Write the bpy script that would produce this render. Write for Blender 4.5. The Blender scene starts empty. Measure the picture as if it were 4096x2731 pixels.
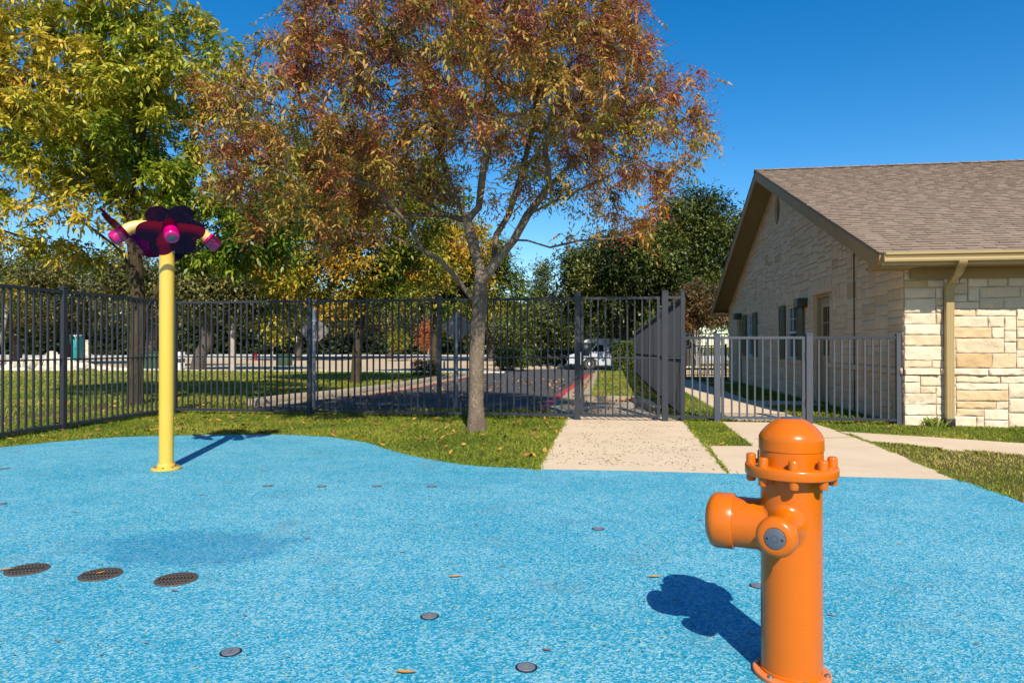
import bpy, bmesh, math, random
import numpy as np
from mathutils import Vector, Matrix, noise as mnoise
R = math.radians
random.seed(7)
rng = np.random.default_rng(11)
scene = bpy.context.scene
col = scene.collection

# ------------------------------------------------------------------ camera survey of the place
F = 2731.0; CX = 2048.0; CY = 1365.5; HOR = 1383.0; H = 1.1
YAW = R(8.476); PITCH = math.atan((HOR - CY) / F)
def ray(px, py):
    dx = (px - CX) / F; dy = (CY - py) / F
    f = math.cos(PITCH) - dy * math.sin(PITCH); u = math.sin(PITCH) + dy * math.cos(PITCH)
    return Vector((dx * math.cos(YAW) - f * math.sin(YAW), dx * math.sin(YAW) + f * math.cos(YAW), u)), f
def G(y):                                   # height of the terrain: level, falls gently, rises again far off
    if y < 12: return 0.0
    if y < 50: return -.008 * (y - 12)
    if y < 85: return -.304 + .0143 * (y - 50)
    return .1965
def U(px, py):                              # ground point seen at a place of the survey photo
    r, f = ray(px, py); z = 0.0; t = 1
    for i in range(12):
        t = (z - H) / r.z; z = G(r.y * t)
    return Vector((r.x * t, r.y * t, z))
def OnY(px, py, Y):
    r, f = ray(px, py); t = Y / r.y; return Vector((r.x * t, Y, H + r.z * t))
def OnX(px, py, X):
    r, f = ray(px, py); t = X / r.x; return Vector((X, r.y * t, H + r.z * t))
def OnD(px, py, d):
    r, f = ray(px, py); t = d / f; return Vector((r.x * t, r.y * t, H + r.z * t))
def gat(px, d):                             # ground under a bearing at a distance
    p = OnD(px, HOR, d); return Vector((p.x, p.y, G(p.y)))

# ------------------------------------------------------------------ object helpers
def tag(o, label=None, cat=None, group=None, kind=None):
    if label: o['label'] = label
    if cat: o['category'] = cat
    if group: o['group'] = group
    if kind: o['kind'] = kind
    return o
def thing(name, label, cat, loc=(0, 0, 0), rz=0, group=None):
    o = bpy.data.objects.new(name, None); col.objects.link(o)
    o.location = loc; o.rotation_euler = (0, 0, rz); o.empty_display_size = .2
    return tag(o, label, cat, group)
def link(name, me, parent=None):
    o = bpy.data.objects.new(name, me); col.objects.link(o)
    if parent: o.parent = parent
    return o
def copy_tree(o, parent=None):
    c = o.copy(); col.objects.link(c)
    if parent is not None: c.parent = parent
    for ch in list(o.children): copy_tree(ch, c)
    return c

class MB:
    def __init__(s): s.v = []; s.f = []; s.t = []; s.m = []; s.sm = []
    def add(s, vs, fs, tint=0.5, mi=0, smooth=False, M=None):
        k = len(s.v)
        if M is not None: vs = [M @ Vector(p) for p in vs]
        s.v.extend([tuple(p) for p in vs])
        for f in fs:
            s.f.append([i + k for i in f]); s.t.append(tint); s.m.append(mi); s.sm.append(smooth)
        return s
    def box(s, c, d, rz=0, tint=.5, mi=0, M=None):
        x, y, z = d[0] / 2, d[1] / 2, d[2] / 2
        A = Matrix.Translation(c) @ Matrix.Rotation(rz, 4, 'Z')
        if M is not None: A = M @ A
        vs = [(-x, -y, -z), (x, -y, -z), (x, y, -z), (-x, y, -z), (-x, -y, z), (x, -y, z), (x, y, z), (-x, y, z)]
        return s.add(vs, [(0, 3, 2, 1), (4, 5, 6, 7), (0, 1, 5, 4), (1, 2, 6, 5), (2, 3, 7, 6), (3, 0, 4, 7)], tint, mi, False, A)
    def bbox(s, c, d, bev=.01, rz=0, tint=.5, mi=0, M=None, seg=2):
        bm = bmesh.new(); bmesh.ops.create_cube(bm, size=1)
        bmesh.ops.scale(bm, vec=d, verts=bm.verts)
        bmesh.ops.bevel(bm, geom=bm.edges[:], offset=bev, segments=seg, profile=.5, affect='EDGES')
        A = Matrix.Translation(c) @ Matrix.Rotation(rz, 4, 'Z')
        if M is not None: A = M @ A
        bm.verts.index_update()
        s.add([v.co.copy() for v in bm.verts], [[v.index for v in f.verts] for f in bm.faces], tint, mi, True, A); bm.free(); return s
    def lathe(s, prof, n=32, M=None, tint=.5, mi=0, smooth=True):
        vs = []; fs = []
        for r, z in prof:
            for i in range(n):
                a = 2 * math.pi * i / n; vs.append((r * math.cos(a), r * math.sin(a), z))
        for j in range(len(prof) - 1):
            for i in range(n):
                k = (i + 1) % n; fs.append((j * n + i, j * n + k, (j + 1) * n + k, (j + 1) * n + i))
        fs.append(tuple(range(n - 1, -1, -1))); e = (len(prof) - 1) * n; fs.append(tuple(range(e, e + n)))
        return s.add(vs, fs, tint, mi, smooth, M)
    def tube(s, path, rad, n=8, tint=.5, mi=0, M=None, smooth=True, cap=True):
        path = [Vector(p) for p in path]; m = len(path)
        if not hasattr(rad, '__len__'): rad = [rad] * m
        vs = []; fs = []; up = None
        for j, p in enumerate(path):
            d = (path[min(j + 1, m - 1)] - path[max(j - 1, 0)])
            d = d.normalized() if d.length > 1e-9 else Vector((0, 0, 1))
            if up is None: up = d.orthogonal().normalized()
            else:
                up = up - d * up.dot(d); up = up.normalized() if up.length > 1e-6 else d.orthogonal().normalized()
            w = d.cross(up)
            for i in range(n):
                a = 2 * math.pi * i / n; vs.append(p + (up * math.cos(a) + w * math.sin(a)) * rad[j])
        for j in range(m - 1):
            for i in range(n):
                k = (i + 1) % n; fs.append((j * n + i, j * n + k, (j + 1) * n + k, (j + 1) * n + i))
        if cap: fs.append(tuple(range(n - 1, -1, -1))); e = (m - 1) * n; fs.append(tuple(range(e, e + n)))
        return s.add(vs, fs, tint, mi, smooth, M)
    def extrude(s, poly, a, b, axis='x', tint=.5, mi=0, M=None):
        # closed profile (p,q) swept from a to b along an axis
        mk = {'x': lambda t, p, q: (t, p, q), 'y': lambda t, p, q: (p, t, q), 'z': lambda t, p, q: (p, q, t)}[axis]
        n = len(poly); vs = [mk(a, p, q) for p, q in poly] + [mk(b, p, q) for p, q in poly]
        fs = [(i, (i + 1) % n, n + (i + 1) % n, n + i) for i in range(n)] + [tuple(range(n - 1, -1, -1)), tuple(range(n, 2 * n))]
        return s.add(vs, fs, tint, mi, False, M)
    def mesh(s, name, mats, off=None, angle=40, fixn=True):
        me = bpy.data.meshes.new(name)
        v = s.v if off is None else [(p[0] - off[0], p[1] - off[1], p[2] - off[2]) for p in s.v]
        me.from_pydata(v, [], s.f)
        if not isinstance(mats, (list, tuple)): mats = [mats]
        for m in mats: me.materials.append(m)
        me.polygons.foreach_set('material_index', s.m)
        me.polygons.foreach_set('use_smooth', s.sm)
        a = me.attributes.new('tint', 'FLOAT', 'FACE'); a.data.foreach_set('value', s.t)
        if fixn:
            bm = bmesh.new(); bm.from_mesh(me); bmesh.ops.recalc_face_normals(bm, faces=bm.faces[:]); bm.to_mesh(me); bm.free()
        if any(s.sm): me.set_sharp_from_angle(angle=R(angle))
        me.update(); return me
    def build(s, name, mats, parent=None, world=False, angle=40, fixn=True):
        off = parent.location if (world and parent is not None) else None
        return link(name, s.mesh(name, mats, off, angle, fixn), parent)

def np_quads(name, V, nq, tint, mat, parent=None, off=None, nv=4):
    me = bpy.data.meshes.new(name); V = np.asarray(V, dtype=np.float32).reshape(-1, 3)
    if off is not None: V = V - np.array(off, dtype=np.float32)
    n = len(V); me.vertices.add(n); me.vertices.foreach_set('co', V.ravel())
    me.loops.add(n); me.loops.foreach_set('vertex_index', np.arange(n, dtype=np.int32))
    me.polygons.add(n // nv); me.polygons.foreach_set('loop_start', np.arange(0, n, nv, dtype=np.int32))
    me.update(calc_edges=True); me.materials.append(mat)
    a = me.attributes.new('tint', 'FLOAT', 'FACE'); a.data.foreach_set('value', np.asarray(tint, dtype=np.float32))
    return link(name, me, parent)

# ------------------------------------------------------------------ materials
def srgb(r, g, b):
    f = lambda c: (c / 255 / 12.92) if c <= 10 else ((c / 255 + .055) / 1.055) ** 2.4
    return (f(r), f(g), f(b), 1)
def C(c): return tuple(c) if len(c) == 4 else (c[0], c[1], c[2], 1)
def ramp(nt, stops, interp='LINEAR'):
    n = nt.nodes.new('ShaderNodeValToRGB'); cr = n.color_ramp; cr.interpolation = interp
    cr.elements[0].position = stops[0][0]; cr.elements[0].color = C(stops[0][1])
    cr.elements[1].position = stops[-1][0]; cr.elements[1].color = C(stops[-1][1])
    for p, c in stops[1:-1]:
        e = cr.elements.new(p); e.color = C(c)
    return n
def noise_node(nt, scale, detail=4, rough=.55, coord=None):
    n = nt.nodes.new('ShaderNodeTexNoise'); n.inputs['Scale'].default_value = scale
    n.inputs['Detail'].default_value = detail; n.inputs['Roughness'].default_value = rough
    if coord: nt.links.new(coord, n.inputs['Vector'])
    return n
def mixc(nt, fac, a, b, mode='MIX'):
    m = nt.nodes.new('ShaderNodeMix'); m.data_type = 'RGBA'; m.blend_type = mode
    for k, x in ((0, fac), (6, a), (7, b)):
        if hasattr(x, 'links'): nt.links.new(x, m.inputs[k])
        elif k == 0: m.inputs[0].default_value = x
        else: m.inputs[k].default_value = C(x)
    return m.outputs[2]
def M(name, colr, rough=.6, var=0, vscale=6, vcol=None, bump=0, bscale=60, metal=0, spec=.5, coat=0, tint=None, translucent=0, stretch=None, spots=None):
    """one procedural material: base colour or ramp over the face tint, mottled by noise, with bump"""
    m = bpy.data.materials.new(name); m.use_nodes = True; nt = m.node_tree; L = nt.links
    b = nt.nodes['Principled BSDF']; b.inputs['Roughness'].default_value = rough; b.inputs['Metallic'].default_value = metal
    b.inputs['Specular IOR Level'].default_value = spec; b.inputs['Coat Weight'].default_value = coat
    if coat: b.inputs['Coat Roughness'].default_value = .04
    tc = nt.nodes.new('ShaderNodeTexCoord'); co = tc.outputs['Object']
    if stretch:
        mp = nt.nodes.new('ShaderNodeMapping'); mp.inputs['Scale'].default_value = stretch; L.new(co, mp.inputs['Vector']); co = mp.outputs[0]
    c = C(colr)
    if tint:
        at = nt.nodes.new('ShaderNodeAttribute'); at.attribute_name = 'tint'
        rp = ramp(nt, tint); L.new(at.outputs['Fac'], rp.inputs[0]); c = rp.outputs[0]
    if var:
        n = noise_node(nt, vscale, 6, .62, co)
        r2 = ramp(nt, [(.32, (0, 0, 0)), (.68, (1, 1, 1))]); L.new(n.outputs['Fac'], r2.inputs[0])
        mm = nt.nodes.new('ShaderNodeMath'); mm.operation = 'MULTIPLY'; mm.inputs[1].default_value = var; L.new(r2.outputs[0], mm.inputs[0])
        c = mixc(nt, mm.outputs[0], c, vcol if vcol else tuple(x * .45 for x in C(colr)[:3]))
    if spots:
        sc, thr, scol = spots
        n = noise_node(nt, sc, 3, .6, co); r2 = ramp(nt, [(thr, (0, 0, 0)), (thr + .04, (1, 1, 1))]); L.new(n.outputs['Fac'], r2.inputs[0])
        c = mixc(nt, r2.outputs[0], c, scol)
    if hasattr(c, 'links'): L.new(c, b.inputs['Base Color'])
    else: b.inputs['Base Color'].default_value = c
    if bump:
        n = noise_node(nt, bscale, 5, .65, co); bp = nt.nodes.new('ShaderNodeBump'); bp.inputs['Strength'].default_value = 1; bp.inputs['Distance'].default_value = bump
        L.new(n.outputs['Fac'], bp.inputs['Height']); L.new(bp.outputs[0], b.inputs['Normal'])
    if translucent:
        tr = nt.nodes.new('ShaderNodeBsdfTranslucent'); mx = nt.nodes.new('ShaderNodeMixShader'); mx.inputs[0].default_value = translucent
        if hasattr(c, 'links'): L.new(c, tr.inputs['Color'])
        else: tr.inputs['Color'].default_value = c
        L.new(b.outputs[0], mx.inputs[1]); L.new(tr.outputs[0], mx.inputs[2]); L.new(mx.outputs[0], nt.nodes['Material Output'].inputs['Surface'])
    return m

def pad_material():
    m = bpy.data.materials.new('rubber_granule_surface'); m.use_nodes = True; nt = m.node_tree; L = nt.links
    b = nt.nodes['Principled BSDF']; b.inputs['Roughness'].default_value = .85; b.inputs['Specular IOR Level'].default_value = .25
    co = nt.nodes.new('ShaderNodeTexCoord').outputs['Object']
    warp = noise_node(nt, 60, 2, .5, co)
    add = nt.nodes.new('ShaderNodeVectorMath'); add.operation = 'MULTIPLY_ADD'; add.inputs[1].default_value = (.02, .02, .02)
    L.new(warp.outputs['Color'], add.inputs[0]); L.new(co, add.inputs[2])
    vo = nt.nodes.new('ShaderNodeTexVoronoi'); vo.inputs['Scale'].default_value = 128; L.new(add.outputs[0], vo.inputs['Vector'])
    sp = nt.nodes.new('ShaderNodeSeparateColor'); L.new(vo.outputs['Color'], sp.inputs[0])
    big = noise_node(nt, .8, 5, .6, co); bigr = ramp(nt, [(.3, (0, 0, 0)), (.7, (1, 1, 1))]); L.new(big.outputs['Fac'], bigr.inputs[0])
    mid = noise_node(nt, 5.5, 4, .65, co)
    sm = nt.nodes.new('ShaderNodeMath'); sm.operation = 'MULTIPLY_ADD'; sm.inputs[1].default_value = .34; L.new(bigr.outputs[0], sm.inputs[0])
    L.new(sp.outputs[0], sm.inputs[2])
    s2 = nt.nodes.new('ShaderNodeMath'); s2.operation = 'MULTIPLY_ADD'; s2.inputs[1].default_value = .5; L.new(mid.outputs['Fac'], s2.inputs[0]); L.new(sm.outputs[0], s2.inputs[2])
    rp = ramp(nt, [(.0, (.0, .185, .315)), (.42, (.0, .24, .38)), (.66, (.04, .31, .45)), (.86, (.15, .41, .525)), (1.0, (.23, .48, .58))])
    s3 = nt.nodes.new('ShaderNodeMath'); s3.operation = 'MULTIPLY'; s3.inputs[1].default_value = .74; L.new(s2.outputs[0], s3.inputs[0])
    s3.use_clamp = True
    L.new(s3.outputs[0], rp.inputs[0])
    yr = ramp(nt, [(.0, (0, 0, 0)), (.955, (0, 0, 0)), (.965, (1, 1, 1))]); L.new(sp.outputs[1], yr.inputs[0])
    c = mixc(nt, yr.outputs[0], rp.outputs[0], (.33, .45, .30))
    st = noise_node(nt, 2.2, 6, .7, co); str_ = ramp(nt, [(.55, (0, 0, 0)), (.75, (.5, .5, .5))]); L.new(st.outputs['Fac'], str_.inputs[0])
    c = mixc(nt, str_.outputs[0], c, (.12, .21, .27))
    # a damp patch left beside the drain grates
    gq = U(770, 2205); ds = nt.nodes.new('ShaderNodeMapping'); ds.inputs['Location'].default_value = (-gq.x * 1.15, -gq.y * 2.2, 0); ds.inputs['Scale'].default_value = (1.15, 2.2, 0); L.new(co, ds.inputs['Vector'])
    wn = noise_node(nt, 2.6, 4, .6, co); wa = nt.nodes.new('ShaderNodeVectorMath'); wa.operation = 'MULTIPLY_ADD'; wa.inputs[1].default_value = (1.5, 1.5, 0); L.new(wn.outputs['Color'], wa.inputs[0]); L.new(ds.outputs[0], wa.inputs[2])
    wl = nt.nodes.new('ShaderNodeVectorMath'); wl.operation = 'LENGTH'; wb = nt.nodes.new('ShaderNodeVectorMath'); wb.operation = 'ADD'; wb.inputs[1].default_value = (-.75, -.75, 0); L.new(wa.outputs[0], wb.inputs[0]); L.new(wb.outputs[0], wl.inputs[0])
    wr = ramp(nt, [(.50, (.42, .42, .42)), (.78, (0, 0, 0))]); L.new(wl.outputs['Value'], wr.inputs[0])
    c = mixc(nt, wr.outputs[0], c, (.0, .14, .30))
    L.new(c, b.inputs['Base Color'])
    bp = nt.nodes.new('ShaderNodeBump'); bp.inputs['Distance'].default_value = .004; bp.inputs['Strength'].default_value = .8
    L.new(vo.outputs['Distance'], bp.inputs['Height']); L.new(bp.outputs[0], b.inputs['Normal'])
    return m

m_pad = pad_material()
m_orange = M('orange_gloss_paint', (.56, .122, .001), .25, var=.3, vscale=4, vcol=(.50, .102, .001), spots=(70, .765, (.66, .25, .08)), spec=.35, coat=.22)
m_orange_plain = M('orange_faded_flange', (.75, .19, .05), .4, var=.3, vscale=12, vcol=(.6, .2, .1))
m_greyplastic = M('grey_plastic_insert', (.085, .095, .12), .45)
m_joint = M('dirt_filled_joint', (.10, .075, .05), .95)
m_dark = M('black_slot', (.008, .008, .009), .8)
m_steel = M('bolt_steel', (.33, .31, .28), .45, metal=.7, var=.4, vscale=60)
m_yellow = M('yellow_gloss_paint', (.66, .42, .05), .32, var=.3, vscale=2.2, vcol=(.68, .46, .10), coat=.3)
m_yellow_pale = M('pale_yellow_paint', (.74, .52, .16), .35, var=.2, vscale=4, vcol=(.76, .56, .22), coat=.25)
m_pink = M('magenta_gloss_paint', (.46, .0, .13), .2, coat=.7)
m_metal_fence = M('slate_grey_powder_coat', (.026, .030, .039), .45, var=.35, vscale=9, vcol=(.042, .047, .058), spec=.35)
m_metal_low = M('sunlit_slate_grey_paint', (.055, .062, .078), .45, var=.4, vscale=9, vcol=(.08, .088, .105), spec=.4)  # tall fence's paint, lightened: sunlight on the low fences put into the colour
m_grass_ground = M('lawn_soil', (.085, .088, .018), .95, var=.8, vscale=3.0, vcol=(.15, .11, .04), bump=.02, bscale=40, spec=.1)
m_blade = M('grass_blade', (.1, .15, .02), .6, tint=[(0, (.085, .15, .012)), (.45, (.205, .26, .022)), (.75, (.35, .33, .045)), (1, (.46, .36, .12))], translucent=.25, spec=.25)
m_conc = M('broom_finished_concrete', (.66, .52, .365), .9, var=.55, vscale=1.6, vcol=(.51, .39, .26), bump=.003, bscale=160, spec=.2, spots=(9, .72, (.40, .31, .21)))
m_conc_old = M('weathered_concrete', (.38, .31, .225), .9, var=.7, vscale=3.5, vcol=(.26, .21, .15), bump=.004, bscale=120, spec=.2)
m_asphalt = M('asphalt', (.062, .062, .066), .92, var=.6, vscale=1.2, vcol=(.095, .093, .092), bump=.004, bscale=180, spec=.25)
m_red = M('red_kerb_paint', (.50, .02, .035), .6, var=.5, vscale=5, vcol=(.38, .06, .06))
m_sand = M('sandy_dirt', (.58, .46, .30), .95, var=.7, vscale=.5, vcol=(.32, .23, .14), bump=.02, bscale=9, spec=.1)
m_white_conc = M('pale_concrete_road', (.52, .50, .46), .9, var=.4, vscale=.4, vcol=(.42, .40, .37), spec=.2)
m_limestone_boulder = M('limestone_boulder', (.74, .67, .53), .9, var=.45, vscale=5, vcol=(.48, .36, .2), bump=.02, bscale=14, spec=.15)
STONE = [(0, (.72, .605, .45)), (.45, (.66, .535, .375)), (.75, (.62, .475, .30)), (.9, (.57, .395, .20)), (1, (.48, .30, .14))]
m_stone = M('limestone_ashlar', (.58, .47, .31), .9, tint=STONE, var=.3, vscale=9, vcol=(.50, .41, .28), bump=.011, bscale=28, spec=.15)
m_stone_gable = M('smooth_ashlar_shade_lifted', (.5, .42, .3), .9, tint=[(0, (.82, .585, .375)), (.5, (.78, .535, .325)), (.85, (.72, .47, .26)), (1, (.60, .37, .18))], var=.5, vscale=3.2, vcol=(.56, .405, .275), bump=.008, bscale=26, spec=.15)  # gable copy of the limestone, colour lightened and warmed to offset its shade
m_mortar = M('mortar', (.50, .44, .34), .95, var=.5, vscale=20, bump=.004, bscale=90, spec=.1)
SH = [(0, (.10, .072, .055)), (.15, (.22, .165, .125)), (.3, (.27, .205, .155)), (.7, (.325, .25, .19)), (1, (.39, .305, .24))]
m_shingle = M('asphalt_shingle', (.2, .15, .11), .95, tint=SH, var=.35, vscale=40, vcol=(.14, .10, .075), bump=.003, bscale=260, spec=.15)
m_fascia = M('taupe_trim_paint', (.42, .25, .10), .65, var=.25, vscale=3, spec=.15)
m_tan = M('tan_gutter_paint', (.40, .295, .135), .38, var=.2, vscale=2, vcol=(.36, .26, .115))
m_soffit = M('ochre_soffit_paint', (.31, .215, .085), .6, var=.2, vscale=3)
m_shutter = M('olive_shutter_paint', (.095, .105, .048), .5)
m_winframe = M('white_window_vinyl', (.62, .62, .60), .4)
m_doorpaint = M('tan_door_paint', (.38, .28, .15), .5)
m_lightwood = M('yellowed_door_lite_frame', (.5, .37, .17), .5)
m_glass = M('dark_window_glass', (.012, .015, .018), .06, spec=.8)
m_lamp = M('bronze_light_housing', (.05, .045, .03), .5)
m_lampglass = M('olive_light_lens', (.20, .17, .075), .4)
m_black = M('black_plastic_sleeve', (.015, .015, .018), .4)
m_white = M('white_vehicle_paint', (.50, .53, .58), .25, coat=.5)
m_tyre = M('tyre_rubber', (.02, .02, .02), .85)
m_teal = M('teal_plastic', (.0, .22, .23), .45)
m_tgreen = M('transformer_green', (.035, .065, .035), .5)
m_signback = M('bare_sign_back', (.30, .24, .215), .5, metal=.25, var=.6, vscale=6, vcol=(.19, .165, .155))
m_galv = M('galvanised_post', (.30, .33, .38), .42, metal=.5, var=.4, vscale=14)
m_bark_light = M('lichened_grey_bark', (.24, .185, .135), .95, var=.9, vscale=5.5, vcol=(.105, .078, .055), bump=.035, bscale=26, spec=.1, stretch=(1, 1, .6), spots=(48, .64, (.42, .38, .31)))
m_bark_dark = M('dark_ridged_bark', (.050, .038, .027), .95, var=.8, vscale=10, vcol=(.11, .082, .04), bump=.04, bscale=26, spec=.1, stretch=(1, 1, .3))
m_bark_oak = M('live_oak_bark', (.12, .098, .08), .95, var=.7, vscale=6, vcol=(.06, .048, .04), bump=.04, bscale=12, spec=.1, stretch=(1, 1, .35))
m_bark_pale = M('pale_bark', (.42, .37, .31), .9, var=.7, vscale=5, vcol=(.26, .2, .16), bump=.02, bscale=16)
ASH = [(0, (.035, .085, .007)), (.2, (.10, .18, .013)), (.4, (.26, .31, .02)), (.6, (.46, .41, .035)), (.8, (.66, .50, .07)), (.92, (.70, .41, .03)), (1, (.70, .27, .018))]
m_leaf_ash = M('ash_leaf', (.1, .2, .02), .42, tint=ASH, translucent=.30, spec=.45)
PIS = [(0, (.06, .11, .012)), (.22, (.24, .22, .028)), (.45, (.43, .28, .05)), (.7, (.48, .24, .05)), (.9, (.46, .155, .038)), (1, (.44, .11, .03))]
m_leaf_pis = M('pistache_leaf', (.3, .16, .05), .5, tint=PIS, translucent=.28, spec=.35)
m_berry = M('pistache_fruit', (.2, .05, .02), .55, tint=[(0, (.12, .028, .016)), (.6, (.26, .06, .026)), (1, (.40, .065, .035))], spec=.3)
YEL = [(0, (.035, .07, .008)), (.35, (.11, .16, .014)), (.55, (.26, .26, .022)), (.82, (.52, .38, .04)), (1, (.52, .23, .02))]
m_leaf_yel = M('yellowing_leaf', (.4, .3, .03), .5, tint=YEL, translucent=.3, spec=.3)
m_leaf_oak = M('live_oak_leaf', (.06, .08, .03), .5, tint=[(0, (.028, .036, .010)), (.5, (.105, .115, .030)), (.85, (.20, .185, .055)), (1, (.30, .22, .06))], translucent=.15, spec=.35)
m_leaf_elm = M('dark_green_leaf', (.06, .09, .03), .45, tint=[(0, (.022, .037, .009)), (.5, (.085, .115, .020)), (1, (.20, .20, .045))], translucent=.15, spec=.4)
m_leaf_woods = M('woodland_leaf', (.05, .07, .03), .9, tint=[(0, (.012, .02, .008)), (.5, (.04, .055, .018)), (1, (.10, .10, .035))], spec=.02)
m_leaf_crape = M('bronze_leaf', (.2, .12, .04), .5, tint=[(0, (.06, .06, .016)), (.5, (.15, .095, .028)), (1, (.25, .12, .04))], translucent=.2)
m_leaf_hedge = M('hedge_leaf', (.07, .12, .02), .5, tint=[(0, (.02, .04, .008)), (.5, (.075, .115, .018)), (1, (.17, .20, .035))], translucent=.15, spec=.4)
m_litter = M('fallen_leaf', (.3, .15, .04), .8, tint=[(0, (.10, .045, .018)), (.5, (.33, .15, .035)), (1, (.55, .32, .05))], translucent=.15)
m_speck = M('seed_specks', (.05, .035, .025), .9)
m_leaf_single = M('fallen_leaf_orange', (.52, .26, .03), .6, var=.5, vscale=40, vcol=(.4, .14, .02))
m_leaf_brown = M('fallen_leaf_brown', (.22, .12, .07), .7, var=.5, vscale=60, vcol=(.13, .06, .03))
def tinted_acrylic():
    m = bpy.data.materials.new('tinted_purple_acrylic'); m.use_nodes = True; nt = m.node_tree; L = nt.links
    b = nt.nodes['Principled BSDF']; b.inputs['Base Color'].default_value = (.03, .0, .055, 1); b.inputs['Roughness'].default_value = .06
    b.inputs['Specular IOR Level'].default_value = .6
    t = nt.nodes.new('ShaderNodeBsdfTransparent'); t.inputs[0].default_value = (.42, .004, .13, 1)
    mx = nt.nodes.new('ShaderNodeMixShader'); mx.inputs[0].default_value = .30
    L.new(t.outputs[0], mx.inputs[1]); L.new(b.outputs[0], mx.inputs[2]); L.new(mx.outputs[0], nt.nodes['Material Output'].inputs['Surface'])
    return m
m_acrylic = tinted_acrylic()

# ------------------------------------------------------------------ flat sheets that follow the terrain
def sheet(name, pts, off, mat, skirt=.06, label=None):
    bm = bmesh.new()
    vs = [bm.verts.new((p[0], p[1], 0)) for p in pts]; bm.faces.new(vs)
    for yb in (12, 50, 85):
        bmesh.ops.bisect_plane(bm, geom=bm.verts[:] + bm.edges[:] + bm.faces[:], plane_co=(0, yb, 0), plane_no=(0, 1, 0))
    bmesh.ops.triangulate(bm, faces=bm.faces[:])
    bmesh.ops.recalc_face_normals(bm, faces=bm.faces[:])
    if sum(f.normal.z for f in bm.faces) < 0: bmesh.ops.reverse_faces(bm, faces=bm.faces[:])
    for v in bm.verts: v.co.z = G(v.co.y) + off
    if skirt:
        e = [x for x in bm.edges if len(x.link_faces) == 1]
        r = bmesh.ops.extrude_edge_only(bm, edges=e)
        for v in r['geom']:
            if isinstance(v, bmesh.types.BMVert): v.co.z -= skirt
    me = bpy.data.meshes.new(name); bm.to_mesh(me); bm.free(); me.materials.append(mat)
    o = link(name, me); o['kind'] = 'structure'
    return o
def smooth_poly(pts, n=6):
    out = []; m = len(pts)
    for i in range(m - 1):
        p0, p1, p2, p3 = [Vector(pts[max(0, min(m - 1, i + k))]) for k in (-1, 0, 1, 2)]
        for j in range(n):
            t = j / n; out.append(.5 * ((2 * p1) + (p2 - p0) * t + (2 * p0 - 5 * p1 + 4 * p2 - p3) * t * t + (3 * p1 - p0 - 3 * p2 + p3) * t ** 3))
    out.append(Vector(pts[-1])); return out
def inside(poly, X, Y):
    x = np.asarray(X); y = np.asarray(Y); r = np.zeros(x.shape, bool); n = len(poly)
    for i in range(n):
        x1, y1 = poly[i][0], poly[i][1]; x2, y2 = poly[(i + 1) % n][0], poly[(i + 1) % n][1]
        c = ((y1 > y) != (y2 > y)); 
        if y1 != y2: r ^= c & (x < (x2 - x1) * (y - y1) / (y2 - y1) + x1)
    return r
# ================================================================== SETTING: ground, pad, paths, road
def ground_mesh():
    xs = [-400, -60, -20, -8, 0, 8, 20, 60, 400]; ys = [-60, -10, 0, 6, 12, 50, 85, 160, 500]
    vs = [(x, y, G(y)) for y in ys for x in xs]; n = len(xs)
    fs = [(j * n + i, j * n + i + 1, (j + 1) * n + i + 1, (j + 1) * n + i) for j in range(len(ys) - 1) for i in range(n - 1)]
    mb = MB(); mb.add(vs, fs); o = mb.build('ground', m_grass_ground, fixn=False); o['kind'] = 'structure'
ground_mesh()

def UP(l): return [U(*p) for p in l]
far_edge = UP([(-420, 1860), (-150, 1815), (0, 1795), (150, 1779), (350, 1761), (600, 1748), (900, 1743), (1100, 1742), (1300, 1751), (1430, 1767), (1530, 1794), (1650, 1826), (1780, 1851), (1900, 1867), (2050, 1877), (2155, 1883)])
pad_far = smooth_poly([(p.x, p.y, 0) for p in far_edge], 5)
pad_right = smooth_poly([(p.x, p.y, 0) for p in UP([(3838, 1926), (3960, 1966), (4096, 2021), (4300, 2115), (4560, 2300)])], 4)
pad_poly = list(pad_far) + [U(2500, 1889)] + list(pad_right) + [Vector((3.2, -1, 0)), Vector((2, -5, 0)), Vector((-7, -5, 0)), Vector((-9.5, 1, 0))]
sheet('splash_pad', pad_poly, .016, m_pad)
A_poly = UP([(2148, 1890), (2272, 1664), (2720, 1669), (2911, 1899)])
B_poly = UP([(2835, 1786), (2917, 1900), (3845, 1930), (3490, 1776), (3372, 1733), (3240, 1691), (2884, 1689), (3012, 1787)])
C_poly = UP([(3349, 1727), (3700, 1749), (4500, 1802), (4500, 1865), (4096, 1829), (3484, 1772)])
ap_poly = UP([(2152, 1640), (2345, 1500), (2386, 1492), (2337, 1606), (2556, 1606), (2655, 1650), (2716, 1665), (2274, 1661)])
sheet('gate_path', A_poly, .010, m_conc); sheet('entry_path', B_poly, .010, m_conc); sheet('side_path', C_poly, .010, m_conc)
sheet('sidewalk_apron', ap_poly, .008, m_conc_old)
wx0, wx1 = 1.72, 2.76
walk_poly = [Vector(p) for p in ((wx0, 10.33, 0), (wx0, 24.6, 0), (wx1, 24.6, 0), (wx1, 22.95, 0), (3.86, 22.95, 0), (3.86, 21.9, 0), (wx1, 21.9, 0), (wx1, 14.5, 0), (3.86, 14.5, 0), (3.86, 13.2, 0), (wx1, 13.2, 0), (wx1, 10.33, 0))]
sheet('building_path', walk_poly, .010, m_conc)
kerb_l = UP([(1020, 1626), (1065, 1618), (1190, 1600), (1334, 1586), (1400, 1578), (1500, 1564), (1599, 1550), (1748, 1521), (1877, 1499), (1960, 1488), (2063, 1479), (2180, 1476), (2270, 1475), (2420, 1474), (2640, 1473)])
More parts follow.
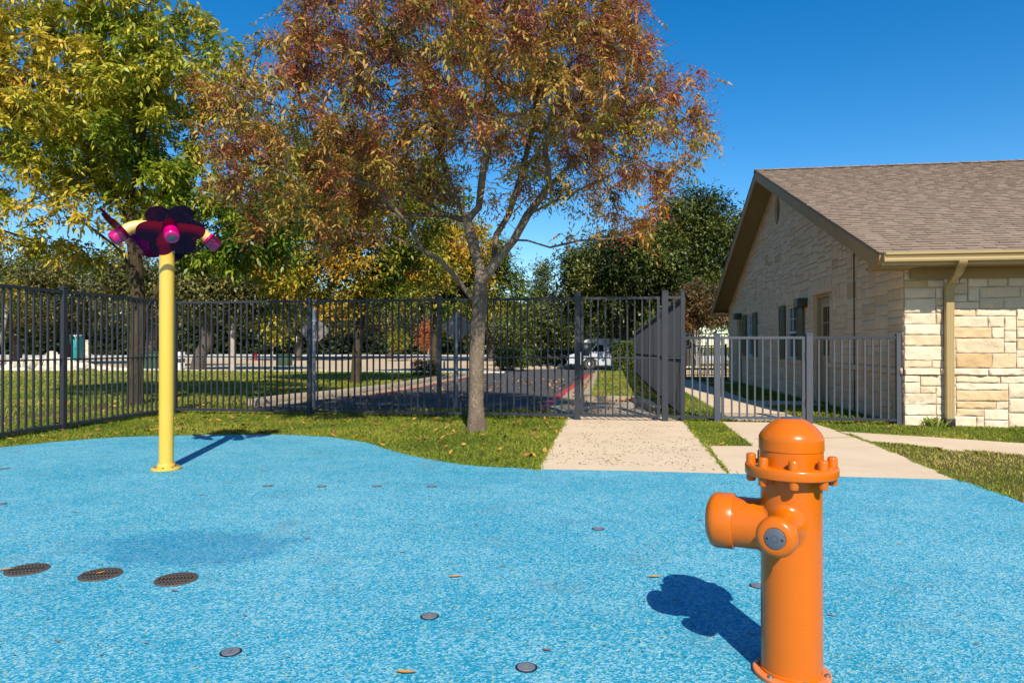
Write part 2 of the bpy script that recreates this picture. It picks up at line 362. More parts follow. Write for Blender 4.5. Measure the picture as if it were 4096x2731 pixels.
road_poly = list(kerb_l) + UP([(2640, 1488), (2390, 1491), (2345, 1500), (2152, 1640), (1010, 1640)])
sheet('driveway', road_poly, .006, m_asphalt)
wj = UP([(3020, 1760), (3410, 1752)]); wj2 = UP([(2250, 1700), (2760, 1703)])
def strip(name, line, w0, w1, off, mat):
    a = []; b = []
    for i, p in enumerate(line):
        d = (line[min(i + 1, len(line) - 1)] - line[max(i - 1, 0)]); d.z = 0; n = Vector((d.y, -d.x, 0)).normalized()
        a.append(p + n * w0); b.append(p + n * w1)
    return sheet(name, a + b[::-1], off, mat, .0)
for a_, b_ in (wj, UP([(3345, 1726), (3486, 1774)])): strip('path_joint', [a_, a_.lerp(b_, .5), b_], -.006, .006, .0125, m_joint)
KL = smooth_poly(kerb_l, 3)
strip('gutter', KL[:34], .02, .5, .010, m_conc_old)
strip('red_line', KL[8:33], .5, .60, .014, m_red)
rk = UP([(2168, 1637), (2357, 1497)])
strip('red_kerb_line', [rk[0], rk[0].lerp(rk[1], .5), rk[1]], -.085, .085, .014, m_red)
def kerb(name, line, w, h, mat):
    mb = MB(); vs = []; n = len(line)
    for i, p in enumerate(line):
        d = (line[min(i + 1, n - 1)] - line[max(i - 1, 0)]); d.z = 0; d.normalize(); s = Vector((d.y, -d.x, 0))
        z = G(p.y)
        for o, zz in ((0, -.05), (0.0, h * .35), (-.03, h * .85), (-.055, h), (-w, h), (-w, -.05)): vs.append((p.x + s.x * o, p.y + s.y * o, z + zz))
    fs = []
    for i in range(n - 1):
        for k in range(5): fs.append((i * 6 + k, i * 6 + k + 1, i * 6 + 7 + k, i * 6 + 6 + k))
    fs += [(0, 1, 2, 3, 4, 5), tuple(6 * (n - 1) + k for k in (5, 4, 3, 2, 1, 0))]
    mb.add(vs, fs, smooth=True); o = mb.build(name, mat, angle=50); o['kind'] = 'structure'; return o
kerb('driveway_kerb', KL, .17, .13, m_conc_old)
i0, i1, i2, i3 = UP([(2389, 1492), (2337, 1606), (2550, 1606), (2640, 1652)])
isl = [i1 + Vector((.1, .1, 0)), i2 + Vector((0, .1, 0)), Vector((.84, i3.y, 0)), Vector((.84, i0.y, 0)), i0 + Vector((.1, 0, 0))]
sheet('lawn_island', isl, .10, m_grass_ground)
kerb('island_kerb', [i0, i0.lerp(i1, .35), i0.lerp(i1, .7), i1][::-1], -.13, .112, m_conc_old)
kerb('island_front_kerb', [i1 + Vector((-.01, 0, 0)), i1.lerp(i2, .5), i2, i3][::-1][::-1], -.14, .115, m_conc_old)
# beyond the lawn: dirt lot, pale road
sheet('dirt_lot', [Vector(p) for p in ((-70, 31.5, 0), (-30, 31.2, 0), (-12, 31, 0), (-8, 32, 0), (-4.5, 37, 0), (-3, 48, 0), (9, 55, 0), (9, 62.2, 0), (-70, 64, 0))], .006, m_sand)
sheet('far_road', [Vector(p) for p in ((-110, 63, 0), (40, 60, 0), (40, 73, 0), (-110, 80, 0))], .008, m_white_conc)
kerb('far_road_kerb', [Vector((x, 62.6 - .012 * (x + 40), 0)) for x in (-90, -60, -40, -28, -18, -6, 8, 30)], .3, .05, m_conc_old)
strip('red_kerb_far', [Vector((-31, 62.5, 0)), Vector((-24, 62.4, 0)), Vector((-19, 62.3, 0))], -.1, .35, .07, m_red)
kerb('lawn_edging', [Vector((x, 31 + .002 * (x + 20) ** 2 * .3, 0)) for x in (-34, -28, -22, -16, -12, -8, -5)], .12, .07, m_white_conc)

# ================================================================== SPLASH HYDRANT
def axis_matrix(o, d):
    d = Vector(d).normalized(); q = d.to_track_quat('Z', 'Y'); return Matrix.Translation(o) @ q.to_matrix().to_4x4()
def camdir(a, b, z=0):
    return Vector((a * math.cos(YAW) - b * math.sin(YAW), a * math.sin(YAW) + b * math.cos(YAW), z))
hp = gat(3163, 2.262); hp.z = .016
hyd = thing('splash_hydrant', 'glossy orange play hydrant standing on the blue splash pad', 'water feature', hp); hyd.scale = (.972, .972, .985)
HR = .0985
def side_outlet(mb, d, z, rn, fr, length, n=48):
    d = Vector(d).normalized(); t = Vector((0, 0, 1)).cross(d); vs = []; K = 8
    for i in range(n):
        a = 2 * math.pi * i / n; ca, sa = math.cos(a), math.sin(a)
        def onc(r, ex=0):
            x = min(abs(r * ca), HR * .999) * (1 if ca > 0 else -1); return t * x + Vector((0, 0, z + r * sa)) + d * (math.sqrt(max(HR * HR - x * x, 0)) + ex)
        B, Cc, E = onc(rn + fr, -.0015), onc(rn), onc(rn, fr * 1.1)
        for k in range(K + 1):
            u = k / K; vs.append(B * (1 - u) ** 2 + Cc * 2 * u * (1 - u) + E * u * u)
        vs.append(t * (rn * ca) + Vector((0, 0, z + rn * sa)) + d * length)
    m = K + 2; fs = [(i * m + k, ((i + 1) % n) * m + k, ((i + 1) % n) * m + k + 1, i * m + k + 1) for i in range(n) for k in range(m - 1)]
    mb.add(vs, fs, smooth=True)
armd = camdir(-math.cos(R(26)), math.sin(R(26))); frd = camdir(-math.sin(R(33)), -math.cos(R(33)))
ZN = .492; ZF = .512
mb = MB(); mb.lathe([(HR, .022), (HR, .35), (HR, .69)], 64)
side_outlet(mb, armd, ZN, .086, .0115, .20); side_outlet(mb, frd, ZF, .050, .036, .205)
mb.build('body', m_orange, hyd)
# faint weld rings round the column
for zz in (.205, .365):
    mb = MB(); mb.lathe([(HR - .002, zz - .003), (HR + .0006, zz - .001), (HR + .0006, zz + .001), (HR - .002, zz + .003)], 64); mb.build('weld_ring', m_orange, hyd)
mb = MB(); mb.lathe([(.084, .182), (.0925, .184), (.095, .188), (.095, .243), (.0925, .252), (.086, .262), (.062, .276), (.03, .282), (.001, .283)], 56, axis_matrix((0, 0, ZN), armd)); mb.build('outlet_cap', m_orange, hyd)
mb = MB(); mb.lathe([(.046, .200), (.057, .201), (.0622, .207), (.0635, .216), (.0625, .233), (.0565, .246), (.046, .252), (.0345, .253), (.0325, .251), (.001, .251)], 56, axis_matrix((0, 0, ZF), frd)); noz = mb.build('spray_nozzle', m_orange, hyd)
An = axis_matrix((0, 0, ZF), frd)
mb = MB(); mb.lathe([(.032, .2505), (.032, .2545), (.0305, .2555), (.001, .2555)], 40, An)
fs_ = Vector((0, 0, 1)).cross(frd).normalized(); upv = frd.cross(fs_)
ins = mb.build('nozzle_insert', m_greyplastic, noz)
mb = MB()
for sgn in (-1, 1):
    o = Vector((0, 0, ZF)) + fs_ * (.0225 * sgn) + upv * -.001
    mb.lathe([(.0036, .2557), (.0036, .2562), (.0001, .2562)], 12, axis_matrix(o, frd), mi=0)
for k in range(14):
    a = 2 * math.pi * k / 14; o = Vector((0, 0, ZF)) + (fs_ * math.cos(a) + upv * math.sin(a)) * .0105
    mb.lathe([(.0011, .2557), (.0011, .2562), (.0001, .2562)], 6, axis_matrix(o, frd))
mb.build('nozzle_holes', m_dark, noz)
mb = MB(); mb.lathe([(.09, .668), (.1445, .668), (.1485, .671), (.1495, .676), (.1495, .697), (.1475, .702), (.144, .704), (.09, .704)], 72); mb.build('upper_flange', m_orange, hyd)
a0 = math.atan2(frd.y, frd.x)
for k in range(8):
    a = a0 + R(14) + k * math.pi / 4; x, y = .1285 * math.cos(a), .1285 * math.sin(a)
    mb = MB(); mb.lathe([(.001, .641), (.011, .641), (.0145, .643), (.016, .648), (.016, .729), (.0145, .733), (.011, .735), (.001, .735)], 20, Matrix.Translation((x, y, 0))); mb.build('flange_plug', m_orange, hyd)
mb = MB(); mb.lathe([(.102, .70), (.102, .752), (.1045, .754), (.1045, .788), (.1036, .796), (.100, .805), (.091, .817), (.077, .832), (.060, .846), (.046, .854), (.034, .858), (.001, .858)], 72); dome = mb.build('dome_cap', m_orange, hyd)
mb = MB(); mb.lathe([(.034, .856), (.034, .8605), (.001, .8605)], 36); mb.build('dome_insert', m_greyplastic, dome)
mb = MB(); mb.lathe([(.123, 0), (.125, .003), (.125, .014), (.122, .017), (.09, .017)], 60); fl = mb.build('base_flange', m_orange_plain, hyd)
mb = MB(); mb.lathe([(HR + .003, .016), (HR + .003, .024), (HR, .027)], 60); mb.build('collar', m_orange, hyd)
for k in range(6):
    a = a0 + R(35) + k * math.pi / 3
    mb = MB(); Mx = Matrix.Translation((.111 * math.cos(a), .111 * math.sin(a), 0)); mb.lathe([(.0105, .017), (.0105, .019), (.001, .019)], 18, Mx); mb.lathe([(.0075, .019), (.0075, .026), (.001, .026)], 6, Mx, smooth=False); mb.build('anchor_bolt', m_steel, hyd)

# ================================================================== FLOWER SPRINKLER ON YELLOW POLE
sp = U(665, 1884); sp.z = .016
spr = thing('flower_sprinkler', 'tall yellow pole topped with purple flower spray heads', 'water feature', sp)
mb = MB(); mb.lathe([(.061, .02), (.061, .6), (.061, 1.3), (.061, 1.905)], 40); mb.build('pole', m_yellow, spr)
mb = MB(); mb.lathe([(.118, 0), (.123, .003), (.123, .019), (.119, .022), (.06, .022)], 48); mb.build('base_flange', m_yellow, spr)
mb = MB(); mb.lathe([(.0725, .02), (.0725, .052), (.070, .055), (.06, .055)], 44); mb.build('collar', m_yellow, spr)
for k in range(8):
    a = R(20) + k * math.pi / 4; Mx = Matrix.Translation((.098 * math.cos(a), .098 * math.sin(a), 0))
    mb = MB(); mb.lathe([(.0115, .022), (.0115, .0245), (.001, .0245)], 14, Mx); mb.lathe([(.0085, .024), (.0085, .034), (.001, .034)], 6, Mx, smooth=False); mb.build('anchor_bolt', m_steel, spr)
HZ = 2.118
mb = MB(); mb.lathe([(.0612, 1.90), (.063, 1.905), (.066, 1.93), (.085, 1.955), (.088, 1.97), (.07, 2.02), (.058, 2.07), (.045, 2.14), (.0, 2.155)], 40); mb.build('hub', m_yellow_pale, spr)
def petal_outline(rp=.098, rc=.166, n=6, m=144, rot=0):
    out = []
    for i in range(m):
        th = 2 * math.pi * i / m; best = .12
        for k in range(n):
            d = th - rot - 2 * math.pi * k / n; s = rp * rp - (rc * math.sin(d)) ** 2
            if s > 0 and math.cos(d) > 0: best = max(best, rc * math.cos(d) + math.sqrt(s))
        out.append((best * math.cos(th), best * math.sin(th)))
    return out
frontd = camdir(math.sin(R(32)), -math.cos(R(32)))
fa = math.atan2(frontd.y, frontd.x)
for k in range(4):
    a = fa + k * math.pi / 2; d = Vector((math.cos(a), math.sin(a), 0)); dn = (d * math.cos(R(42)) + Vector((0, 0, -math.sin(R(42))))).normalized()
    o = Vector((0, 0, HZ)); path = [o + d * .02, o + d * .195]
    p = o + d * .195; steps = 7
    for j in range(1, steps + 1):
        e = R(42) * j / steps; path.append(path[-1] + (d * math.cos(e) - Vector((0, 0, math.sin(e)))) * .021)
    path.append(path[-1] + dn * .035)
    end = path[-1]
    mb = MB(); mb.tube(path, .052, 28); arm = mb.build('arm', m_yellow_pale, spr)
    Mx = axis_matrix(end, dn)
    mb = MB(); mb.lathe([(.05, -.04), (.0585, -.038), (.060, -.034), (.060, .028), (.0585, .03), (.0585, .034), (.062, .036), (.062, .066), (.058, .080), (.048, .088), (.032, .090), (.029, .088), (.001, .088)], 40, Mx); nz = mb.build('nozzle', m_pink, arm)
    mb = MB(); mb.lathe([(.028, .087), (.028, .092), (.025, .093), (.001, .093)], 30, Mx); mb.build('nozzle_insert', m_greyplastic, arm)
    po = petal_outline(rot=R(8)); mb = MB(); vs = []
    for zz in (-.018, -.011): vs += [(x, y, zz) for x, y in po]
    n = len(po); fs = [(i, (i + 1) % n, n + (i + 1) % n, n + i) for i in range(n)] + [tuple(range(n - 1, -1, -1)), tuple(range(n, 2 * n))]
    mb.add(vs, fs, M=Mx); mb.build('flower_disc', m_acrylic, arm)

# ================================================================== GROUND JETS AND DRAIN GRATES
def jet_meshes(slot):
    a = MB(); a.lathe([(.038, -.004), (.038, .0002), (.0365, .0012), (.0315, .0012), (.031, .0), (.001, .0)], 36); ring = a.mesh('jet_ring', m_black)
    b = MB(); b.lathe([(.0308, -.001), (.0308, .0022), (.0300, .003), (.001, .003)], 36); disc = b.mesh('jet_cap', m_jet)
    c = MB()
    if slot: c.box((0, 0, .0032), (.034, .0016, .0006), R(55))
    else: c.lathe([(.012, .003), (.012, .0036), (.0095, .0036), (.0095, .0032), (.004, .0032), (.004, .0042), (.001, .0042)], 20)
    return ring, disc, c.mesh('jet_centre', m_dark if slot else m_jetc)
m_jet = M('scratched_grey_cap', (.20, .23, .28), .45, metal=.3, var=.4, vscale=60, vcol=(.14, .16, .2)); m_jetc = M('jet_core', (.28, .25, .2), .5, metal=.4)
JA = jet_meshes(False); JB = jet_meshes(True)
jets = [((1718, 2480), JA, 'grey ground spray jet below the longest orange leaf on the pad'), ((2105, 2687), JA, 'nearest grey ground spray jet at the bottom edge of the blue pad'),
        ((923, 2625), JB, 'grey capped ground jet with a single diagonal slot, below the drain grates'),
        ((1072, 1951), JA, 'grey ground jet nearest the yellow pole in the far row of four'), ((1287, 1953), JA, 'second ground jet from the yellow pole in the far row of four'),
        ((1507, 1952), JA, 'third ground jet from the yellow pole in the far row of four'), ((1727, 1953), JA, 'ground jet farthest from the yellow pole in the far row of four'),
        ((2392, 2125), JA, 'lone grey ground jet on the pad left of the hydrant outlet'), ((3032, 2356), JA, 'grey ground jet partly hidden behind the hydrant column'),
        ((3268, 2016), JA, 'small ground jet peeping out right of the hydrant flange'), ((18, 1881), JA, 'dark ground jet at the far left edge of the pad by the lawn'), ((2, 2025), JA, 'ground jet cut by the left edge, midway up the pad')]
for i, (px, J, lab) in enumerate(jets):
    p = U(*px); p.z = .017
    t = thing('ground_jet', lab, 'water jet', p, random.uniform(0, 6), 'ground jets set in the splash pad')
    for nm, me in zip(('ring', 'cap', 'centre'), J): link(nm, me, t)
m_grate = M('rusty_grate_plastic', (.055, .05, .05), .55, var=.6, vscale=18, vcol=(.12, .08, .055))
def grate_meshes():
    a = MB(); a.lathe([(.094, -.003), (.094, .003), (.092, .005), (.083, .005), (.083, .002), (.001, .002)], 48); rim = a.mesh('grate_rim', m_grate)
    b = MB()
    for k in range(-5, 6):
        x = k * .0155; l = 2 * math.sqrt(max(.083 ** 2 - x * x, 0))
        b.box((x, 0, .0045), (.0078, l, .004))
    for y, w in ((-.028, .007), (.028, .007)): b.box((0, y, .0046), (2 * math.sqrt(.083 ** 2 - y * y), w, .0044))
    for y in (-.062, .062): b.box((0, y, .0046), (2 * math.sqrt(.083 ** 2 - y * y), .008, .0044))
    d = MB(); d.lathe([(.083, .0021), (.083, .0027), (.001, .0027)], 40)
    return rim, b.mesh('grate_bars', m_grate), d.mesh('grate_sump', m_dark)
GM = grate_meshes()
for px, lab in (((108, 2292), 'round black drain grate nearest the left edge, beside an orange leaf'), ((402, 2312), 'middle round black drain grate with an orange leaf on it'), ((705, 2331), 'round brownish drain grate farthest right of three')):
    p = U(*px); p.z = .017
    t = thing('drain_grate', lab, 'drain grate', p, R(20), 'drain grates in the splash pad')
    for nm, me in zip(('rim', 'bars', 'sump'), GM): link(nm, me, t)

# ================================================================== FALLEN LEAVES LYING ON THE PAD AND PATH
def leaf_mesh(l, w, mat, curl=.25):
    mb = MB(); vs = []; n = 8
    for i in range(n + 1):
        t = i / n; ww = w * math.sin(math.pi * t ** .8) * .5; z = .003 + curl * l * (t - .5) ** 2
        vs += [(t * l - l / 2, -ww, z + .35 * ww), (t * l - l / 2, 0, z), (t * l - l / 2, ww, z + .35 * ww)]
    fs = []
    for i in range(n):
        for k in (0, 1): fs.append((i * 3 + k, i * 3 + k + 1, i * 3 + 4 + k, i * 3 + 3 + k))
    mb.add(vs, fs, smooth=True); return mb.mesh('fallen_leaf', mat, fixn=False)
LM = {'o': leaf_mesh(.075, .019, m_leaf_single), 'b': leaf_mesh(.042, .011, m_leaf_brown), 's': leaf_mesh(.03, .006, m_leaf_brown)}
named = [((1822, 2322), 'o', .35, 'largest orange leaf lying on the open blue pad'), ((1625, 2712), 'o', .1, 'yellow-orange narrow leaf near the bottom edge of the pad'),
         ((403, 2311), 'o', 1.2, 'small orange leaf lying on the middle drain grate'), ((22, 2294), 'o', .5, 'orange leaf at the left edge beside the drain grate'),
         ((2476, 1846), 'o', .0, 'curled orange leaf alone on the concrete gate path'), ((2620, 2323), 'o', .2, 'orange leaf on the pad just left of the hydrant shadow tip')]
for px, kd, a, lab in named:
    p = U(*px); p.z = .024 if px[0] == 403 else (.012 if px[1] == 1846 else .018)
    o = link('fallen_leaf', LM[kd], None); o.location = p; o.rotation_euler = (0, 0, a); tag(o, lab, 'leaf', 'leaves fallen on the pad')
    if px[0] == 403: o.scale = (.6, .9, .6)
small = [(585, 2594), (230, 2586), (805, 1990), (385, 1983), (1385, 1905), (1610, 2222), (2215, 2505), (2190, 2622), (3010, 2560), (3730, 2362), (3910, 2595), (4008, 2177), (1960, 1972), (1545, 1940), (1312, 1912), (1055, 1895), (1650, 2090), (1230, 2167), (860, 1915), (880, 2260), (700, 2380), (480, 2360), (1905, 2110), (2010, 2280), (1240, 2050), (2800, 2092), (3600, 2190), (3840, 2480), (2705, 2420), (3330, 2480), (1215, 1993), (1745, 1938), (300, 2060), (150, 1980), (980, 2480)]
for i, px in enumerate(small):
    p = U(*px); p.z = .018
    o = link('fallen_leaf', LM['b' if i % 3 else 's'], None); o.location = p; o.rotation_euler = (0, 0, random.uniform(-.6, .6)); o.scale = (random.uniform(.7, 1.2),) * 3
    tag(o, 'tiny dry brown leaf or twig scrap lying on the blue pad', 'leaf', 'dry scraps scattered over the pad')
# seeds and specks: nobody could count them
def specks():
    V = []; n = 0
    def put(x, y, z, s):
        nonlocal n
        a = random.uniform(0, 6); 
        for k in range(4):
            b = a + k * math.pi / 2; V.append((x + s * math.cos(b), y + s * math.sin(b) * .6, z + (.004 if k % 2 else .001)))
        n += 1
    for i in range(1700):
        px = random.uniform(2180, 2860); py = 1670 + 215 * random.random() ** 1.3; p = U(px, py)
        if inside(A_poly, [p.x], [p.y])[0]:
            c = mnoise.noise(Vector((p.x * 2.2, p.y * 2.2, 3)))
            if c > -.12: put(p.x, p.y, .0105, random.choice((.006, .008, .008, .013)))
    for i in range(1100):
        px = random.uniform(0, 3000); py = 1750 + 900 * random.random() ** 2.6; p = U(px, py)
        if inside(pad_poly, [p.x], [p.y])[0]: put(p.x, p.y, .0165, random.choice((.003, .004, .006)))
    o = np_quads('seed_debris', V, 4, [0.5] * n, m_speck); tag(o, kind='stuff', label='dark seeds and specks scattered on path and pad')
specks()
# ================================================================== FENCES AND GATES
YF = 10.15
MF = m_metal_fence
def post_mesh(h, w):
    a = MB(); a.box((0, 0, h / 2 - .02), (w, w, h + .04)); return a.mesh('post', MF)
def cap_mesh(h, w):
    b = MB(); e = w / 2 + .005
    b.box((0, 0, h + .006), (2 * e, 2 * e, .012))
    t = w * .32; z0 = h + .012; z1 = h + .026
    b.add([(-e, -e, z0), (e, -e, z0), (e, e, z0), (-e, e, z0), (-t, -t, z1), (t, -t, z1), (t, t, z1), (-t, t, z1)], [(0, 1, 5, 4), (1, 2, 6, 5), (2, 3, 7, 6), (3, 0, 4, 7), (4, 5, 6, 7)])
    return b.mesh('post_cap', MF)
_pm = {}
def add_post(root, x, h, w, z=0):
    k = (h, w, MF.name)
    if k not in _pm: _pm[k] = (post_mesh(h, w), cap_mesh(h, w))
    p = link('post', _pm[k][0], root); p.location = (x, 0, z); link('post_cap', _pm[k][1], p)
_km = {}
def picket(root, x, z0, z1, zoff=0, w=.022):
    k = (round(z0, 3), round(z1, 3), w, MF.name)
    if k not in _km:
        a = MB(); a.box((0, 0, (z0 + z1) / 2), (w, w, z1 - z0)); _km[k] = a.mesh('picket', MF)
    o = link('picket', _km[k], root); o.location = (x, 0, zoff)
def rail(root, x0, x1, z, hgt, dep, name='rail', y=0):
    a = MB(); a.box(((x0 + x1) / 2, y, z), (x1 - x0, dep, hgt)); return a.build(name, m_metal_fence, root)
def fence(name, label, p0, p1, posts, hpost, ztop, zmid, zbot, spacing, wp=.062, group=None, ends=(True, True), maxp=100):
    d = (p1 - p0); L = math.hypot(d.x, d.y); rz = math.atan2(d.y, d.x)
    root = thing(name, label, 'fence', (p0.x, p0.y, p0.z), rz, group)
    root.rotation_euler = (0, -math.atan2(d.z, L), rz)
    xs = sorted(posts)
    for i, x in enumerate(xs):
        if (i == 0 and not ends[0]) or (i == len(xs) - 1 and not ends[1]): continue
        add_post(root, x, hpost, wp)
    npk = 0
    for a, b in zip(xs, xs[1:]):
        a2, b2 = a + wp / 2, b - wp / 2
        rail(root, a2, b2, ztop, .036, .038, 'top_rail'); rail(root, a2, b2, zbot, .036, .038, 'bottom_rail')
        if zmid: rail(root, a2, b2, zmid, .020, .030, 'middle_rail')
        n = max(1, int(round((b2 - a2) / spacing)) - 1)
        for k in range(1, n + 1):
            if npk >= maxp: break
            picket(root, a2 + (b2 - a2) * k / (n + 1), zbot + .018, ztop - .018); npk += 1
    return root
XC = OnY(700, 1400, YF).x
px_posts = [700, 1238, 1757]; X_g1 = OnY(2310, 1400, YF).x; X_g2 = OnY(2660, 1400, YF).x; X_n = OnY(2731, 1400, YF).x
X_l1 = OnY(2868, 1400, YF).x; X_l2 = OnY(3236, 1400, YF).x; X_e = 3.95 - .05
pf = [OnY(p, 1400, YF).x - XC for p in px_posts] + [X_g1 - XC]
fence('metal_fence', 'tall dark metal picket fence running across behind the brown-leaved tree', Vector((XC, YF, 0)), Vector((X_g1, YF, 0)), pf, 1.845, 1.80, .925, .075, .1035, group='metal fences round the pad', ends=(True, False))
fence('metal_fence', 'tall slate grey metal fence at the left, running back past the yellow pole', Vector((XC, 3.2, 0)), Vector((XC, YF, 0)), [.0, 2.37, YF - 3.2 - 2.27, YF - 3.2], 1.845, 1.80, .925, .075, .1065, group='metal fences round the pad', ends=(True, False))
# gate posts stand alone as part of the gate; leaf between them
def gate(label, x0, x1, hpost, ztop, zmid, zbot, wp, spacing, latch, leaf0, leaf1):
    root = thing('metal_gate', label, 'gate', (x0, YF, 0))
    add_post(root, 0, hpost, wp); add_post(root, x1 - x0, hpost, wp)
    lf = link('gate_leaf', MB().box((leaf0 + .019, 0, (ztop + zbot) / 2), (.038, .036, ztop - zbot + .036)).box((leaf1 - .019, 0, (ztop + zbot) / 2), (.038, .036, ztop - zbot + .036)).box(((leaf0 + leaf1) / 2, 0, ztop), (leaf1 - leaf0 - .076, .037, .036)).box(((leaf0 + leaf1) / 2, 0, zbot), (leaf1 - leaf0 - .076, .037, .036)).mesh('gate_leaf', MF), root)
    if zmid: rail(lf, leaf0 + .038, leaf1 - .038, zmid, .020, .03, 'middle_rail')
    n = int(round((leaf1 - leaf0 - .076) / spacing)) - 1
    for k in range(1, n + 1): picket(lf, leaf0 + .038 + (leaf1 - leaf0 - .076) * k / (n + 1), zbot + .018, ztop - .018)
    for z in (zbot + .22, ztop - .25):
        a = MB(); a.box(((leaf1 + x1 - x0 - wp / 2) / 2, -.012, z), (x1 - x0 - wp / 2 - leaf1, .03, .07)); a.lathe([(.011, z - .05), (.011, z + .05)], 10, Matrix.Translation(((leaf1 + x1 - x0 - wp / 2) / 2, -.03, 0))); a.build('hinge', m_black, root)
    if latch:
        a = MB(); a.bbox((leaf0 + .066, -.035, 1.05), (.115, .02, .20), .006); lb = a.build('latch_plate', m_metal_fence, lf)
        b = MB(); Mx = axis_matrix((leaf0 + .072, -.045, .985), (0, -1, 0)); b.lathe([(.012, 0), (.012, .02), (.026, .028), (.03, .042), (.026, .056), (.001, .062)], 20, Mx); b.build('knob', m_metal_fence, lb)
        b = MB(); Mx = axis_matrix((leaf0 + .075, -.045, 1.085), (0, -1, 0)); b.lathe([(.028, 0), (.028, .008), (.019, .010), (.019, .004), (.001, .004)], 20, Mx); b.build('lock_cylinder', m_steel, lb)
    return root
gate('tall dark metal pedestrian gate with a knob latch across the concrete path', X_g1, X_g2, 1.885, 1.80, .925, .075, .085, .107, True, .052, X_g2 - X_g1 - .075)
fence('metal_fence', 'narrow tall metal fence panel right beside the tall gate', Vector((X_g2, YF, 0)), Vector((X_n, YF, 0)), [.012, X_n - X_g2], 1.885, 1.80, .925, .075, .125, wp=.055, group='metal fences round the pad', ends=(False, True))
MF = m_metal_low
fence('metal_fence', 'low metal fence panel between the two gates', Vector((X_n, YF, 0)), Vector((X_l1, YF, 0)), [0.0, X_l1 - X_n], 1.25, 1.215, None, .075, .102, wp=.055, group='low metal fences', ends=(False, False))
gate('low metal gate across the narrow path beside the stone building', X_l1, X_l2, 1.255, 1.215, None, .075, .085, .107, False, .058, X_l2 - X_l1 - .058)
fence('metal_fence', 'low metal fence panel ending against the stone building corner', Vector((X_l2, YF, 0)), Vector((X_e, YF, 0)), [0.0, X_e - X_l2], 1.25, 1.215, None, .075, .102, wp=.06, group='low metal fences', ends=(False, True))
MF = m_metal_fence
yb = 31.0
nb = 9; L = yb - YF
fence('metal_fence', 'long tall metal fence running away behind the tall gate beside the lawn island', Vector((X_n, YF + .08, 0)), Vector((X_n - .02, yb, G(yb))), [L * i / nb for i in range(nb + 1)], 1.885, 1.80, .925, .075, .108, wp=.055, group='metal fences round the pad', ends=(False, True), maxp=200)
fence('metal_fence', 'far low metal fence in front of the bronze shrub tree by the building', Vector((X_n + .1, 27.5, G(27.5))), Vector((4.4, 27.5, G(27.5))), [0, 1.7, 3.45], 1.75, 1.7, .95, .09, .12, wp=.05, group='far fences by the building')
fence('metal_fence', 'far short metal fence return crossing the end of the building path', Vector((X_n + .15, 24.8, G(24.8))), Vector((3.87, 24.8, G(24.8))), [0, .45, 1.65, 2.75], 1.25, 1.2, None, .09, .115, wp=.06, group='far fences by the building')

